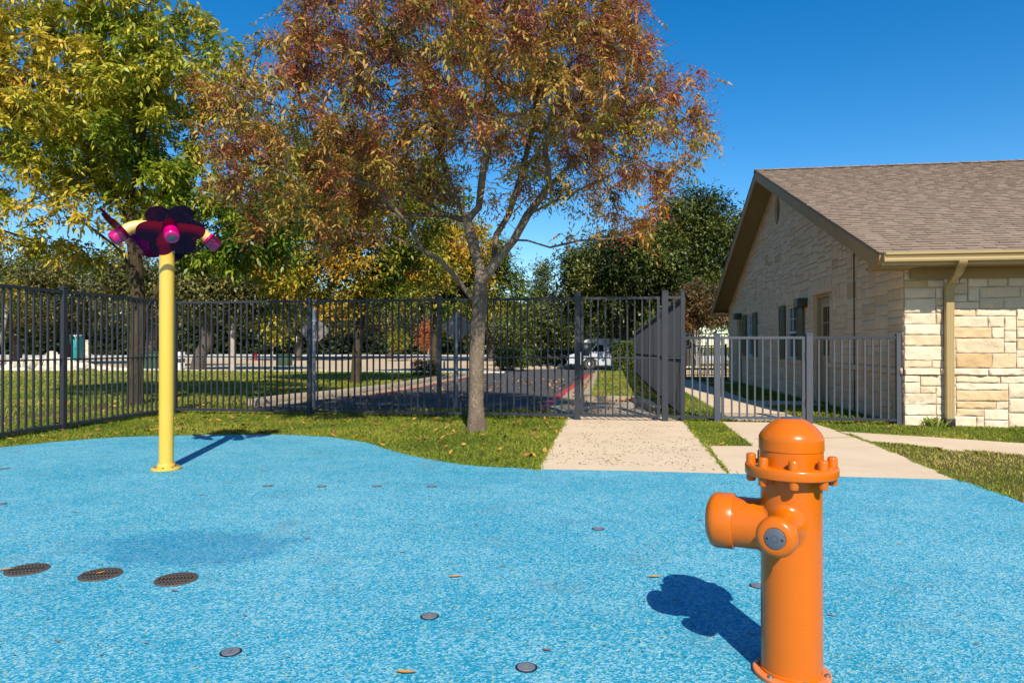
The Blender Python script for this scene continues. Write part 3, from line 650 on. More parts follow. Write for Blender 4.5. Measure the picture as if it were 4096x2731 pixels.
# ================================================================== STONE BUILDING
BX, BY0, BY1 = 3.95, 10.08, 24.55
RIDGE_Y = (BY0 + BY1) / 2; EAVE_Y = 9.50; EAVE_Z = 2.315; RIDGE_Z = 5.37; RX0 = 3.43; RX1 = 15.0
SL = (RIDGE_Z - EAVE_Z) / (RIDGE_Y - EAVE_Y)
bld = thing('stone_building', 'single storey limestone building with brown shingle gable roof', 'building', (BX, BY0, 0))
def roof_z(y): return EAVE_Z + SL * (RIDGE_Y - EAVE_Y - abs(y - RIDGE_Y))
def stone_wall(length, height, mapf, outf, top, openings, special, depth, rough, seedv, wmin=3, wmax=11, hmin=2, hmax=5, cell=.05, zbase=-.15, reveal=.14, sub=.05):
    """random coursed ashlar: every stone a roughened block over a mortar bed"""
    rs = random.Random(seedv); W = int(round(length / cell)); Hc = int(round((height - zbase) / cell))
    occ = [[0] * W for _ in range(Hc)]
    def blocked(s, z): return any(a < s < b and c < z < d for a, b, c, d in openings)
    for j in range(Hc):
        for i in range(W):
            s, z = (i + .5) * cell, zbase + (j + .5) * cell
            if z - cell * .5 > top(s) or blocked(s, z): occ[j][i] = 2
    stones = []
    for (a, b, c, d, tone, pr) in special:
        i0, i1, j0, j1 = int(round(a / cell)), int(round(b / cell)), int(round((c - zbase) / cell)), int(round((d - zbase) / cell))
        for j in range(max(0, j0), min(Hc, j1)):
            for i in range(max(0, i0), min(W, i1)):
                if occ[j][i] == 0: occ[j][i] = 1
        stones.append((a, b, c, d, tone, pr))
    for j in range(Hc):
        for i in range(W):
            if occ[j][i]: continue
            w = rs.randint(wmin, wmax); h = rs.choice([hmin, hmin, hmin + 1, hmin + 1, hmax - 1, hmax])
            if h <= 2 and rs.random() < .5: w = min(wmax, w + 2)
            k = 0
            while k < w and i + k < W and occ[j][i + k] == 0: k += 1
            # never leave a sliver beside it
            w = k
            if i + w < W and occ[j][min(i + w, W - 1)] == 0:
                q = 0
                while i + w + q < W and occ[j][i + w + q] == 0 and q < 3: q += 1
                if q < 2: w += q
            hh = 1
            while hh < h and j + hh < Hc and all(occ[j + hh][i + k2] == 0 for k2 in range(w)): hh += 1
            for jj in range(hh):
                for k2 in range(w): occ[j + jj][i + k2] = 1
            stones.append((i * cell, (i + w) * cell, zbase + j * cell, zbase + (j + hh) * cell, None, 0))
    mb = MB(); g = .0042
    for (a, b, c, d, tone, pr) in stones:
        a2, b2, c2, d2 = a + g, b - g, c + g, d - g
        nx = max(2, int((b2 - a2) / sub)); nz = max(2, int((d2 - c2) / sub))
        us = [a2, a2 + .009] + [a2 + (b2 - a2) * i / nx for i in range(1, nx)] + [b2 - .009, b2]
        zs = [c2, c2 + .009] + [c2 + (d2 - c2) * i / nz for i in range(1, nz)] + [d2 - .009, d2]
        base = depth * rs.uniform(.75, 1.3) + pr; o = rs.uniform(0, 50); tx, tz = rs.uniform(-1, 1) * rough * .5, rs.uniform(-1, 1) * rough * .5
        vs = []; jit = [rs.uniform(-.004, .004) for _ in range(4)]
        for q, z in enumerate(zs):
            for p, s in enumerate(us):
                edge = p in (0, len(us) - 1) or q in (0, len(zs) - 1)
                nn = mnoise.noise(Vector((s * 9 + o, z * 9, o))) * rough + mnoise.noise(Vector((s * 27 + o, z * 27, o))) * rough * .55
                dd = base * .5 if edge else base + nn + tx * ((s - a2) / (b2 - a2) - .5) + tz * ((z - c2) / (d2 - c2) - .5)
                ss = s + mnoise.noise(Vector((z * 6, o, 1))) * .006; zz = min(z + mnoise.noise(Vector((s * 5, o, 7))) * .005, top(s) - .005)
                vs.append(mapf(ss, zz, dd))
        n = len(us); fs = [(q * n + p, q * n + p + 1, (q + 1) * n + p + 1, (q + 1) * n + p) for q in range(len(zs) - 1) for p in range(n - 1)]
        mb.add(vs, fs, tint=(tone if tone is not None else min(1, max(0, rs.gauss(.38, .26)))), smooth=True)
    # mortar bed
    mo = MB()
    for j in range(Hc):
        i = 0
        while i < W:
            if occ[j][i] == 2: i += 1; continue
            k = i
            while k < W and occ[j][k] != 2: k += 1
            a, b, c, d = i * cell, k * cell, zbase + j * cell, zbase + (j + 1) * cell
            q = [(a, c), (b, c), (b, min(d, top(b))), (a, min(d, top(a)))]
            mo.add([mapf(s, z, 0) for s, z in q], [(0, 1, 2, 3)], mi=1); i = k
    for (a, b, c, d) in openings:      # reveals
        for (s0, z0), (s1, z1) in (((a, c), (a, d)), ((b, c), (b, d)), ((a, d), (b, d)), ((a, c), (b, c))):
            mo.add([mapf(s0, z0, .012), mapf(s1, z1, .012), mapf(s1, z1, -reveal), mapf(s0, z0, -reveal)], [(0, 1, 2, 3)], mi=0, tint=.55)
    k = len(mb.v); mb.v += mo.v; mb.f += [[i + k for i in f] for f in mo.f]; mb.t += mo.t; mb.m += mo.m; mb.sm += mo.sm
    return mb
Y = lambda v: v - BY0
DOOR1 = (13.32, 14.36, -.15, 2.10); WIN1 = (15.52, 16.50, .82, 2.00); WIN2 = (20.25, 21.15, .82, 2.00); DOOR2 = (22.0, 22.95, -.15, 2.10); VENT = (17.02, 17.72, 4.02, 4.82)
def rnd(v): return round(v / .05) * .05
ops = [tuple(rnd(Y(o[0])) if k == 0 else rnd(Y(o[1])) if k == 1 else rnd(o[k] + .15) - .15 for k in range(4)) for o in (DOOR1, WIN1, WIN2, DOOR2, VENT)]
spec = []
rs = random.Random(5)
for o in ops[:4]:
    a, b = o[0] - .1, o[1] + .1; n = 6
    cuts = [rnd(a + (b - a) * i / n) for i in range(n + 1)]
    for i in range(n): spec.append((cuts[i], cuts[i + 1], o[3], o[3] + .3, rs.uniform(.1, .6), .003))
s = 0.0
while s < BY1 - BY0 - .01:      # sill course that stands proud
    w = rnd(rs.uniform(.4, .9)); e = min(s + w, BY1 - BY0)
    hit = [o for o in (ops[0], ops[3]) if s < o[1] and e > o[0]]
    if hit:
        if s < hit[0][0] - .04: spec.append((s, hit[0][0], .70, .80, .35, .03))
        s = hit[0][1]; continue
    spec.append((s, e, .70, .80, rs.uniform(.15, .6), .03)); s = e
gable = stone_wall(BY1 - BY0, 5.3, lambda s, z, d: (BX - d, BY0 + s, z), None, lambda s: roof_z(BY0 + s) - .14, ops, spec, .008, .007, 3, wmin=5, wmax=14, hmin=2, hmax=5, sub=.075)
gable.build('gable_wall', [m_stone_gable, m_mortar], bld, world=True, fixn=False, angle=60)
spec2 = []; s = 0.0
while s < 8.0:
    w = rnd(rs.uniform(.45, .9)); spec2.append((s, s + w, .70, .80, rs.uniform(.0, .4), .028)); s += w
front = stone_wall(8.0, 2.3, lambda s, z, d: (BX + s, BY0 - d, z), None, lambda s: 2.18, [], spec2, .017, .019, 9, hmin=2, hmax=4, wmin=4, wmax=13, sub=.028)
front.build('front_wall', [m_stone, m_mortar], bld, world=True, fixn=False, angle=60)
mb = MB(); mb.box((BX + 4.15, BY0 + 7.2, 1.0), (7.9, 14.0, 2.0)); mb.build('inner_core', m_dark, bld, world=True)
# vent ring in stone and louvres
o = ops[4]; cy, cz = BY0 + (o[0] + o[1]) / 2, (o[2] + o[3]) / 2; ry, rz_ = (o[1] - o[0]) / 2, (o[3] - o[2]) / 2
mb = MB(); vs = []; n = 48
for i in range(n):
    a = 2 * math.pi * i / n; c_, s_ = math.cos(a), math.sin(a); m_ = max(abs(c_), abs(s_)); sq = (c_ / m_, s_ / m_)
    for y_, z_, d_ in ((ry * sq[0], rz_ * sq[1], .008), (ry * .80 * c_, rz_ * .88 * s_, .014), (ry * .78 * c_, rz_ * .86 * s_, .008), (ry * .78 * c_, rz_ * .86 * s_, -.12)):
        vs.append((BX - d_, cy + y_, cz + z_))
fs = [(i * 4 + k, i * 4 + k + 1, ((i + 1) % n) * 4 + k + 1, ((i + 1) % n) * 4 + k) for i in range(n) for k in range(3)]
mb.add(vs, fs, tint=.3); vent = mb.build('oval_vent', m_stone_gable, bld, world=True)
mb = MB()
for k in range(-6, 7):
    z = k * .05; hw = ry * .78 * math.sqrt(max(0, 1 - (z / (rz_ * .86)) ** 2))
    if hw > .03: mb.box((0, 0, 0), (.07, 2 * hw, .012), M=Matrix.Translation((BX + .07, cy, cz + z)) @ Matrix.Rotation(R(-35), 4, 'Y'))
mb.box((BX + .14, cy, cz), (.01, 2 * ry * .8, 2 * rz_ * .88), mi=1); v2 = mb.build('louvre', [m_fascia, m_dark], bld, world=True)

# doors, windows, shutters, wall lights on the gable
def win(o):
    y0, y1, z0, z1 = BY0 + o[0], BY0 + o[1], o[2], o[3]; X = BX + .045; ym = (y0 + y1) / 2
    a = MB(); w = .05
    for yy in (y0 + w / 2, y1 - w / 2): a.box((X, yy, (z0 + z1) / 2), (.06, w, z1 - z0))
    for zz in (z0 + w / 2, z1 - w / 2): a.box((X, ym, zz), (.058, y1 - y0 - 2 * w, w))
    a.box((X - .008, ym, (z0 + z1) / 2), (.056, y1 - y0 - 2 * w, .045))
    for f in (1 / 3, 2 / 3): a.box((X + .006, y0 + (y1 - y0) * f, (z0 * .25 + z1 * .75)), (.02, .018, (z1 - z0) / 2 - .08))
    a.box((X + .006, ym, z0 * .25 + z1 * .75), (.018, y1 - y0 - .1, .018))
    fr = a.build('window', m_winframe, bld, world=True)
    g = MB(); g.box((X + .02, ym, (z0 + z1) / 2), (.006, y1 - y0 - .06, z1 - z0 - .06)); p = g.build('pane', m_glass, fr); p.location = (0, 0, 0)
    for v in p.data.vertices: v.co = (v.co.x - bld.location.x, v.co.y - bld.location.y, v.co.z)
for o in (ops[1], ops[2]): win(o)
def shutter(y0, y1, z0=.80, z1=2.03):
    a = MB(); X = BX - .045; ym = (y0 + y1) / 2; w = .07
    for yy in (y0 + w / 2, y1 - w / 2): a.box((X, yy, (z0 + z1) / 2), (.036, w, z1 - z0))
    for zz in (z0 + .05, (z0 + z1) / 2, z1 - .05): a.box((X, ym, zz), (.034, y1 - y0 - 2 * w, .1))
    a.box((X + .012, ym, (z0 + z1) / 2), (.012, y1 - y0 - .02, z1 - z0 - .02))
    for zc in ((z0 * .72 + z1 * .28), (z0 * .28 + z1 * .72)): a.bbox((X - .002, ym, zc), (.022, y1 - y0 - 2 * w - .05, (z1 - z0) / 2 - .2), .008)
    a.build('shutter', m_shutter, bld, world=True)
for a_, b_ in ((14.98, 15.47), (16.55, 17.04), (19.70, 20.18), (21.20, 21.68)): shutter(a_, b_)
def door(o):
    y0, y1, z1 = BY0 + o[0], BY0 + o[1], o[3]; X = BX + .13; ym = (y0 + y1) / 2
    fr = MB(); w = .06
    for yy in (y0 + w / 2, y1 - w / 2): fr.box((X - .02, yy, z1 / 2), (.1, w, z1))
    fr.box((X - .02, ym, z1 - w / 2), (.098, y1 - y0 - 2 * w, w)); 
    a = MB(); a.box((X + .01, ym, z1 / 2 - .03), (.045, y1 - y0 - 2 * w - .008, z1 - .07)); d = a.build('door', m_doorpaint, bld, world=True)
    def sub(m_, nm, mat):
        m_.v = [(p[0] - bld.location.x, p[1] - bld.location.y, p[2]) for p in m_.v]; return m_.build(nm, mat, d)
    sub(fr, 'door_frame', m_doorpaint)
    l = MB(); y_0, y_1, z_0, z_1 = ym - .29, ym + .29, .88, 1.88
    for yy in (y_0, y_1): l.box((X - .02, yy, (z_0 + z_1) / 2), (.03, .05, z_1 - z_0 + .05))
    for zz in (z_0, z_1): l.box((X - .02, ym, zz), (.028, .53, .05))
    for f in (1 / 3, 2 / 3): l.box((X - .016, ym, z_0 + (z_1 - z_0) * f), (.012, .53, .014))
    l.box((X - .016, ym, (z_0 + z_1) / 2), (.011, .014, .94)); sub(l, 'glazing_frame', m_lightwood)
    g = MB(); g.box((X - .0145, ym, (z_0 + z_1) / 2), (.006, .55, .96)); sub(g, 'glass', m_glass)
    h = MB(); yh = y1 - .15; h.bbox((X - .02, yh, .95), (.012, .045, .18), .004); h.tube([(X - .02, yh, .97), (X - .075, yh, .97), (X - .08, yh - .11, .965)], .011, 10); sub(h, 'handle', m_steel)
door(ops[0]); door(ops[3])
def wall_light(y, z):
    a = MB(); a.bbox((BX - .10, y, z + .005), (.20, .32, .19), .012); l = a.build('wall_light', m_lamp, bld, world=True)
    b = MB(); b.v = []; b.bbox((BX - .205, y - .0, z - .004), (.03, .27, .15), .008); b.v = [(p[0] - bld.location.x, p[1] - bld.location.y, p[2]) for p in b.v]; b.build('lens', m_lampglass, l)
wall_light(14.92, 1.985); wall_light(22.3, 2.02)
mb = MB(); mb.box((BX - .019, 12.0, 1.6), (.014, .012, 3.4)); mb.build('control_joint', m_dark, bld, world=True)

# roof: every shingle tab a lapped piece over the deck
def roof_slope(sign, x0, x1, rows, tabs):
    mb = MB(); ye = EAVE_Y - .03; Ls = math.hypot(RIDGE_Y - ye, SL * (RIDGE_Y - ye)); cs, sn = (RIDGE_Y - ye) / Ls, SL * (RIDGE_Y - ye) / Ls
    ze = EAVE_Z - .03 * SL
    def P(x, u, h):
        y = ye + u * cs - h * sn; z = ze + u * sn + h * cs
        return (x, y if sign > 0 else 2 * RIDGE_Y - y, z)
    for q in ((0, .0), ):
        mb.add([P(x0, 0, 0), P(x1, 0, 0), P(x1, Ls, 0), P(x0, Ls, 0), P(x0, 0, -.03), P(x1, 0, -.03), P(x1, Ls, -.03), P(x0, Ls, -.03)], [(0, 1, 2, 3), (4, 7, 6, 5), (0, 4, 5, 1), (1, 5, 6, 2), (3, 7, 4, 0)], .3)
    if not tabs: return mb
    ex = Ls / rows; rs = random.Random(21)
    for r in range(rows):
        x = x0 - rs.random() * .15; u0 = r * ex; wav = rs.uniform(0, 9)
        lam = 0
        while x < x1:
            w = rs.uniform(.10, .27); lam = 1 - lam; hb = .010 + (.007 if lam else 0) + rs.uniform(0, .004)
            d0 = (.0 if lam else .010) + rs.uniform(-.003, .003); d1 = d0 + rs.uniform(-.006, .006)
            a, b = max(x, x0), min(x + w, x1)
            if b - a > .01:
                t = min(1, max(0, rs.gauss(.5, .13) + .05 * mnoise.noise(Vector((x * .8, u0 * .8, 2))) + (.05 if lam else -.05)))
                lo = u0 - .012
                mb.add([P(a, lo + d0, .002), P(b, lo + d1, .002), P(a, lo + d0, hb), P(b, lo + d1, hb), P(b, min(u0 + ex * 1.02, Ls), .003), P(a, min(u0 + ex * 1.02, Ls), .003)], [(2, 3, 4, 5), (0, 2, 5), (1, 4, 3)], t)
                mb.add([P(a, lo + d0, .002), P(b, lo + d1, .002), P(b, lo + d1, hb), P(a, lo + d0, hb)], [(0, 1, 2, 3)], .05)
            x += w
    return mb
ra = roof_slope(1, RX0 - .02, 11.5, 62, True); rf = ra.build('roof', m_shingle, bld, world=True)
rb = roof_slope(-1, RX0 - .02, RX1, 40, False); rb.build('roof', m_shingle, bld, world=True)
mb = MB(); rs = random.Random(4); x = RX0 - .03
while x < 11.5:
    zt = RIDGE_Z + .022 + rs.uniform(0, .004)
    mb.add([(x, RIDGE_Y - .15, zt - .05), (x + .32, RIDGE_Y - .15, zt - .06), (x + .32, RIDGE_Y, zt), (x, RIDGE_Y, zt + .012), (x, RIDGE_Y + .15, zt - .05), (x + .32, RIDGE_Y + .15, zt - .06)], [(0, 1, 2, 3), (3, 2, 5, 4)], rs.uniform(.1, .5)); x += .2
mb.build('ridge_cap', m_shingle, bld, world=True, fixn=False)
# rake boards, soffits, eave boxes
mb = MB(); drop = .21; zt = -.034
for sgn in (1, -1):
    ye = EAVE_Y - .02; yy = lambda y: y if sgn > 0 else 2 * RIDGE_Y - y
    ze = EAVE_Z - .02 * SL
    for xa, xb in ((RX0 - .012, RX0 + .022),):
        prof = [(ye, ze + zt), (RIDGE_Y, RIDGE_Z + zt), (RIDGE_Y, RIDGE_Z + zt - drop), (ye + .42, ze + .42 * SL + zt - drop), (ye + .40, 2.105), (ye + .03, 2.165)]
        mb.extrude([(yy(p), q) for p, q in prof], xa, xb, 'x')
mb.build('rake_board', m_fascia, bld, world=True)
mb = MB()
for sgn in (1, -1):
    yy = lambda y: y if sgn > 0 else 2 * RIDGE_Y - y
    prof = [(EAVE_Y + .42, roof_z(EAVE_Y + .42) - .15), (RIDGE_Y, RIDGE_Z - .15), (RIDGE_Y, RIDGE_Z - .135), (EAVE_Y + .42, roof_z(EAVE_Y + .42) - .135)]
    mb.extrude([(yy(p), q) for p, q in prof], RX0 + .022, BX + .05, 'x')
    # flat eave return under the corner and frieze
    c0, c1 = (EAVE_Y + .06, BY0 - .004)
    ya, yb2 = sorted((yy(EAVE_Y + .03), yy(BY0 + .0)))
    mb.box(((RX0 + .022 + BX - .02) / 2, (ya + yb2) / 2, 2.155), (BX - RX0 - .045, yb2 - ya - .02, .05))
mb.box(((BX - .02 + RX1) / 2, (EAVE_Y + BY0) / 2 - .01, 2.172), (RX1 - BX + .02, BY0 - EAVE_Y - .03, .02))
mb.box(((BX + .06 + RX1) / 2, BY0 - .055, 2.085), (RX1 - BX - .06, .05, .15))
mb.build('soffit', m_soffit, bld, world=True)
mb = MB(); g0 = EAVE_Y; prof = [(0, 0), (-.005, .0), (-.085, .0), (-.092, .022), (-.090, .045), (-.105, .072), (-.125, .088), (-.128, .118), (-.118, .120), (-.116, .094), (-.096, .076), (-.082, .05), (-.084, .012), (-.006, .012), (-.006, .125), (0, .125)]
mb.extrude([(g0 + p, 2.185 + q) for p, q in prof], RX0 + .03, RX1, 'x')
mb.box((RX0 + .025, g0 - .056, 2.245), (.008, .10, .115)); gut = mb.build('gutter', m_tan, bld, world=True)
mb = MB(); mb.box(((RX0 + RX1) / 2 + .02, EAVE_Y + .012, 2.215), (RX1 - RX0, .02, .14)); mb.build('eave_fascia', m_tan, bld, world=True)
# downspout: ribbed rectangular pipe with two elbows
def ribbed(w, d):
    o = []; n = 5
    for i in range(n):
        x0 = -w / 2 + w * i / n; o += [(x0 + w / n * .2, -d / 2), (x0 + w / n * .45, -d / 2 - .005), (x0 + w / n * .75, -d / 2 - .005)]
    o += [(w / 2, -d / 2)]; o += [(w / 2, d / 2), (-w / 2, d / 2), (-w / 2, -d / 2)][:3]
    return o
DX = OnY(3794, 1400, BY0 - .06).x; DG = OnY(3848, 1050, EAVE_Y - .05).x
def sweep_rect(path, prof, wdirs):
    mb = MB(); vs = []; n = len(prof)
    for p, (wx, wd) in zip(path, wdirs):
        for a, b in prof: vs.append(Vector(p) + Vector(wx) * a + Vector(wd) * b)
    fs = [(j * n + i, j * n + (i + 1) % n, (j + 1) * n + (i + 1) % n, (j + 1) * n + i) for j in range(len(path) - 1) for i in range(n)]
    fs += [tuple(range(n)), tuple(range((len(path) - 1) * n, len(path) * n))]
    mb.add(vs, fs); return mb
pr = ribbed(.098, .072); yw = BY0 - .085
path = []; wd = []
for i in range(9):       # upper elbow
    t = i / 8; path.append((DG + (DX - DG) * .10 * t, EAVE_Y - .055 + (yw - EAVE_Y + .055) * .10 * t ** 2, 2.19 - .11 * t)); wd.append(((1, 0, 0), (0, 1, -.9 * t)))
for i in range(1, 7):
    t = i / 6; path.append((DG + (DX - DG) * (.10 + .78 * t), EAVE_Y - .055 + (yw - EAVE_Y + .055) * (.10 + .78 * t), 2.08 - .13 * t)); wd.append(((1, 0, .25), (0, .6, -1.1)))
for i in range(1, 8):
    t = i / 7; path.append((DG + (DX - DG) * (.88 + .12 * t), EAVE_Y - .055 + (yw - EAVE_Y + .055) * (.88 + .12 * t), 1.95 - .11 * t)); wd.append(((1, 0, .25 * (1 - t)), (0, .6 + .4 * t, -1.1 * (1 - t))))
path.append((DX, yw, .10)); wd.append(((1, 0, 0), (0, 1, 0)))
ds = sweep_rect(path, pr, wd).build('downspout', m_tan, bld, world=True)
for i in range(3):
    pass
mb = MB(); mb.bbox((DX, yw, .06), (.118, .092, .13), .012); mb.v = [(p[0] - bld.location.x, p[1] - bld.location.y, p[2]) for p in mb.v]; mb.build('drain_sleeve', m_black, ds)
# ================================================================== TREES
def ell_points(ells, n, shell=.45):
    vols = np.array([e[1][0] * e[1][1] * e[1][2] * (e[2] if len(e) > 2 else 1) for e in ells]); pick = rng.choice(len(ells), n, p=vols / vols.sum())
    d = rng.normal(size=(n, 3)); d /= np.linalg.norm(d, axis=1)[:, None]; r = rng.random(n) ** (shell)
    c = np.array([list(e[0]) for e in ells])[pick]; rad = np.array([e[1] for e in ells])[pick]
    return c + d * r[:, None] * rad
def subdivide(line, step):
    out = [Vector(line[0])]
    for a, b in zip(line, line[1:]):
        a, b = Vector(a), Vector(b); n = max(1, int((b - a).length / step))
        for i in range(1, n + 1): out.append(a.lerp(b, i / n))
    return out
def grow(limbs, att, step, di, dk, maxit=140, bias=(0, 0, .08), jit=.12):
    """limbs: list of (polyline, attach) ; attach = index of an earlier limb or None. Returns nodes and parents."""
    P = []; par = []
    for line, attach in limbs:
        pts = subdivide(line, step)
        if attach is None: prev = -1
        else:
            q = np.array(P); dd = np.linalg.norm(q - np.array(pts[0]), axis=1); prev = int(dd.argmin())
            pts = pts[1:] if dd.min() < step * .8 else pts
        for p in pts:
            P.append(tuple(p)); par.append(prev); prev = len(P) - 1
    P = [np.array(p) for p in P]; att = np.array(att); alive = np.ones(len(att), bool)
    N0 = np.array(P); D = np.linalg.norm(att[:, None] - N0[None], axis=2); near = D.argmin(1); nd = D.min(1)
    bias = np.array(bias)
    for it in range(maxit):
        m = alive & (nd < di)
        if not m.any(): break
        idx = near[m]; dirs = att[m] - np.array(P)[idx]; dirs /= np.linalg.norm(dirs, axis=1)[:, None] + 1e-9
        u, inv = np.unique(idx, return_inverse=True); acc = np.zeros((len(u), 3)); np.add.at(acc, inv, dirs)
        acc /= np.linalg.norm(acc, axis=1)[:, None] + 1e-9
        acc += bias + rng.normal(size=acc.shape) * jit; acc /= np.linalg.norm(acc, axis=1)[:, None] + 1e-9
        new = np.array(P)[u] + acc * step
        base = len(P)
        for k in range(len(u)): P.append(new[k]); par.append(int(u[k]))
        d2 = np.linalg.norm(att[:, None] - new[None], axis=2) if len(new) * len(att) < 4e6 else None
        if d2 is None: break
        j = d2.argmin(1); dm = d2.min(1); b = dm < nd; near[b] = base + j[b]; nd[b] = dm[b]
        alive &= nd > dk
    return np.array(P), np.array(par)
def radii(P, par, rbase, rtip, expo=None):
    n = len(P); ch = [[] for _ in range(n)]
    for i, p in enumerate(par):
        if p >= 0: ch[p].append(i)
    lo, hi = 1.2, 4.0
    def calc(e):
        s = np.zeros(n)
        for i in range(n - 1, -1, -1):
            if not ch[i]: s[i] += rtip ** e
            if par[i] >= 0: s[par[i]] += s[i]
        return s ** (1 / e)
    for _ in range(16):
        e = (lo + hi) / 2; r = calc(e)
        if r[0] > rbase: lo = e
        else: hi = e
    return r, ch
def wood(name, P, par, r, ch, mat, parent, off, rmin=0, flare=0, k_thick=10):
    mb = MB(); n = len(P)
    heads = [i for i in range(n) if par[i] < 0]; stack = list(heads)
    while stack:
        i = stack.pop(); start = par[i]
        line = [i] if start < 0 else [start, i]
        while True:
            cs = ch[line[-1]]
            if not cs: break
            b = max(cs, key=lambda c: r[c]); stack += [c for c in cs if c != b]; line.append(b)
        rr = [r[j] for j in line]
        if start >= 0: rr[0] = min(rr[0], rr[1] * 1.25)
        pts = [Vector(P[j]) for j in line]
        rr = [q * (1 + .10 * mnoise.noise(p * 4.5)) if q > .03 else q for q, p in zip(rr, pts)]
        if rr[-1 if len(rr) < 3 else 1] < rmin: continue
        if flare and start < 0:
            for q in range(len(line)):
                h = pts[q].z - pts[0].z; rr[q] *= 1 + flare * math.exp(-h / .16)
        kk = k_thick if rr[min(1, len(rr) - 1)] > .05 else 6 if rr[min(1, len(rr) - 1)] > .018 else 4 if rr[min(1, len(rr) - 1)] > .008 else 3
        if len(pts) > 1: mb.tube(pts, rr, kk, cap=False)
    return mb.build(name, mat, parent, world=False, angle=180, fixn=False) if off is None else _wb(mb, name, mat, parent, off)
def _wb(mb, name, mat, parent, off):
    mb.v = [(p[0] - off[0], p[1] - off[1], p[2] - off[2]) for p in mb.v]; return mb.build(name, mat, parent, angle=180, fixn=False)
def unit(a): return a / (np.linalg.norm(a, axis=1)[:, None] + 1e-9)
def compound_leaves(cent, outd, Lr, m, l, w, droop=.35, spread=.8, tintv=None, tj=.12, lift=0.0):
    """pinnate leaves: m leaflets along a drooping rachis at each centre"""
    n = len(cent); rd = unit(outd * .55 + rng.normal(size=(n, 3)) * spread + np.array([0, 0, lift]))
    sd = unit(np.cross(rd, rng.normal(size=(n, 3)) * .5 + np.array([0, 0, 1.0])))
    V = np.zeros((n, m, 4, 3)); T = np.zeros((n, m)); lr = Lr * (.7 + .6 * rng.random(n))
    for k in range(m):
        t = (k // 2 + .6) / (m / 2) if k < m - 1 else 1.0; sg = 1 if k % 2 else -1
        if k == m - 1: sg = 0
        b = cent + rd * (lr * t)[:, None]; b[:, 2] -= droop * lr * t * t
        d = unit(rd * (.45 if sg else 1) + sd * sg * .8 + np.array([0, 0, -droop * .9]) + rng.normal(size=(n, 3)) * .28)
        nn = unit(np.cross(d, np.cross(np.array([0, 0, 1.0]) + rng.normal(size=(n, 3)) * .5, d)))
        s = np.cross(d, nn); ll = (l * (.75 + .5 * rng.random(n)))[:, None]; ww = (w * (.75 + .5 * rng.random(n)))[:, None]
        V[:, k, 0] = b; V[:, k, 1] = b + d * ll * .42 + s * ww * .5 + nn * ww * .15; V[:, k, 2] = b + d * ll - np.array([0, 0, 1]) * ll * .1; V[:, k, 3] = b + d * ll * .42 - s * ww * .5 + nn * ww * .15
        T[:, k] = tintv + rng.normal(size=n) * tj
    return V.reshape(-1, 3), np.clip(T.reshape(-1), 0, 1)
def clumpnoise(c, s, seed=0): return np.array([mnoise.noise(Vector((p[0] * s + seed, p[1] * s, p[2] * s))) for p in c])

def twig_sites(P, par, r, ch, thr, num, jitter):
    idx = np.array([i for i in range(len(P)) if r[i] < thr and par[i] >= 0]); print('twigs', len(idx), 'nodes', len(P))
    idx = rng.choice(idx, num); a = P[idx]; b = P[par[idx]]; t = rng.random(len(idx))[:, None]
    return a * t + b * (1 - t) + rng.normal(size=a.shape) * jitter, unit(a - b), idx

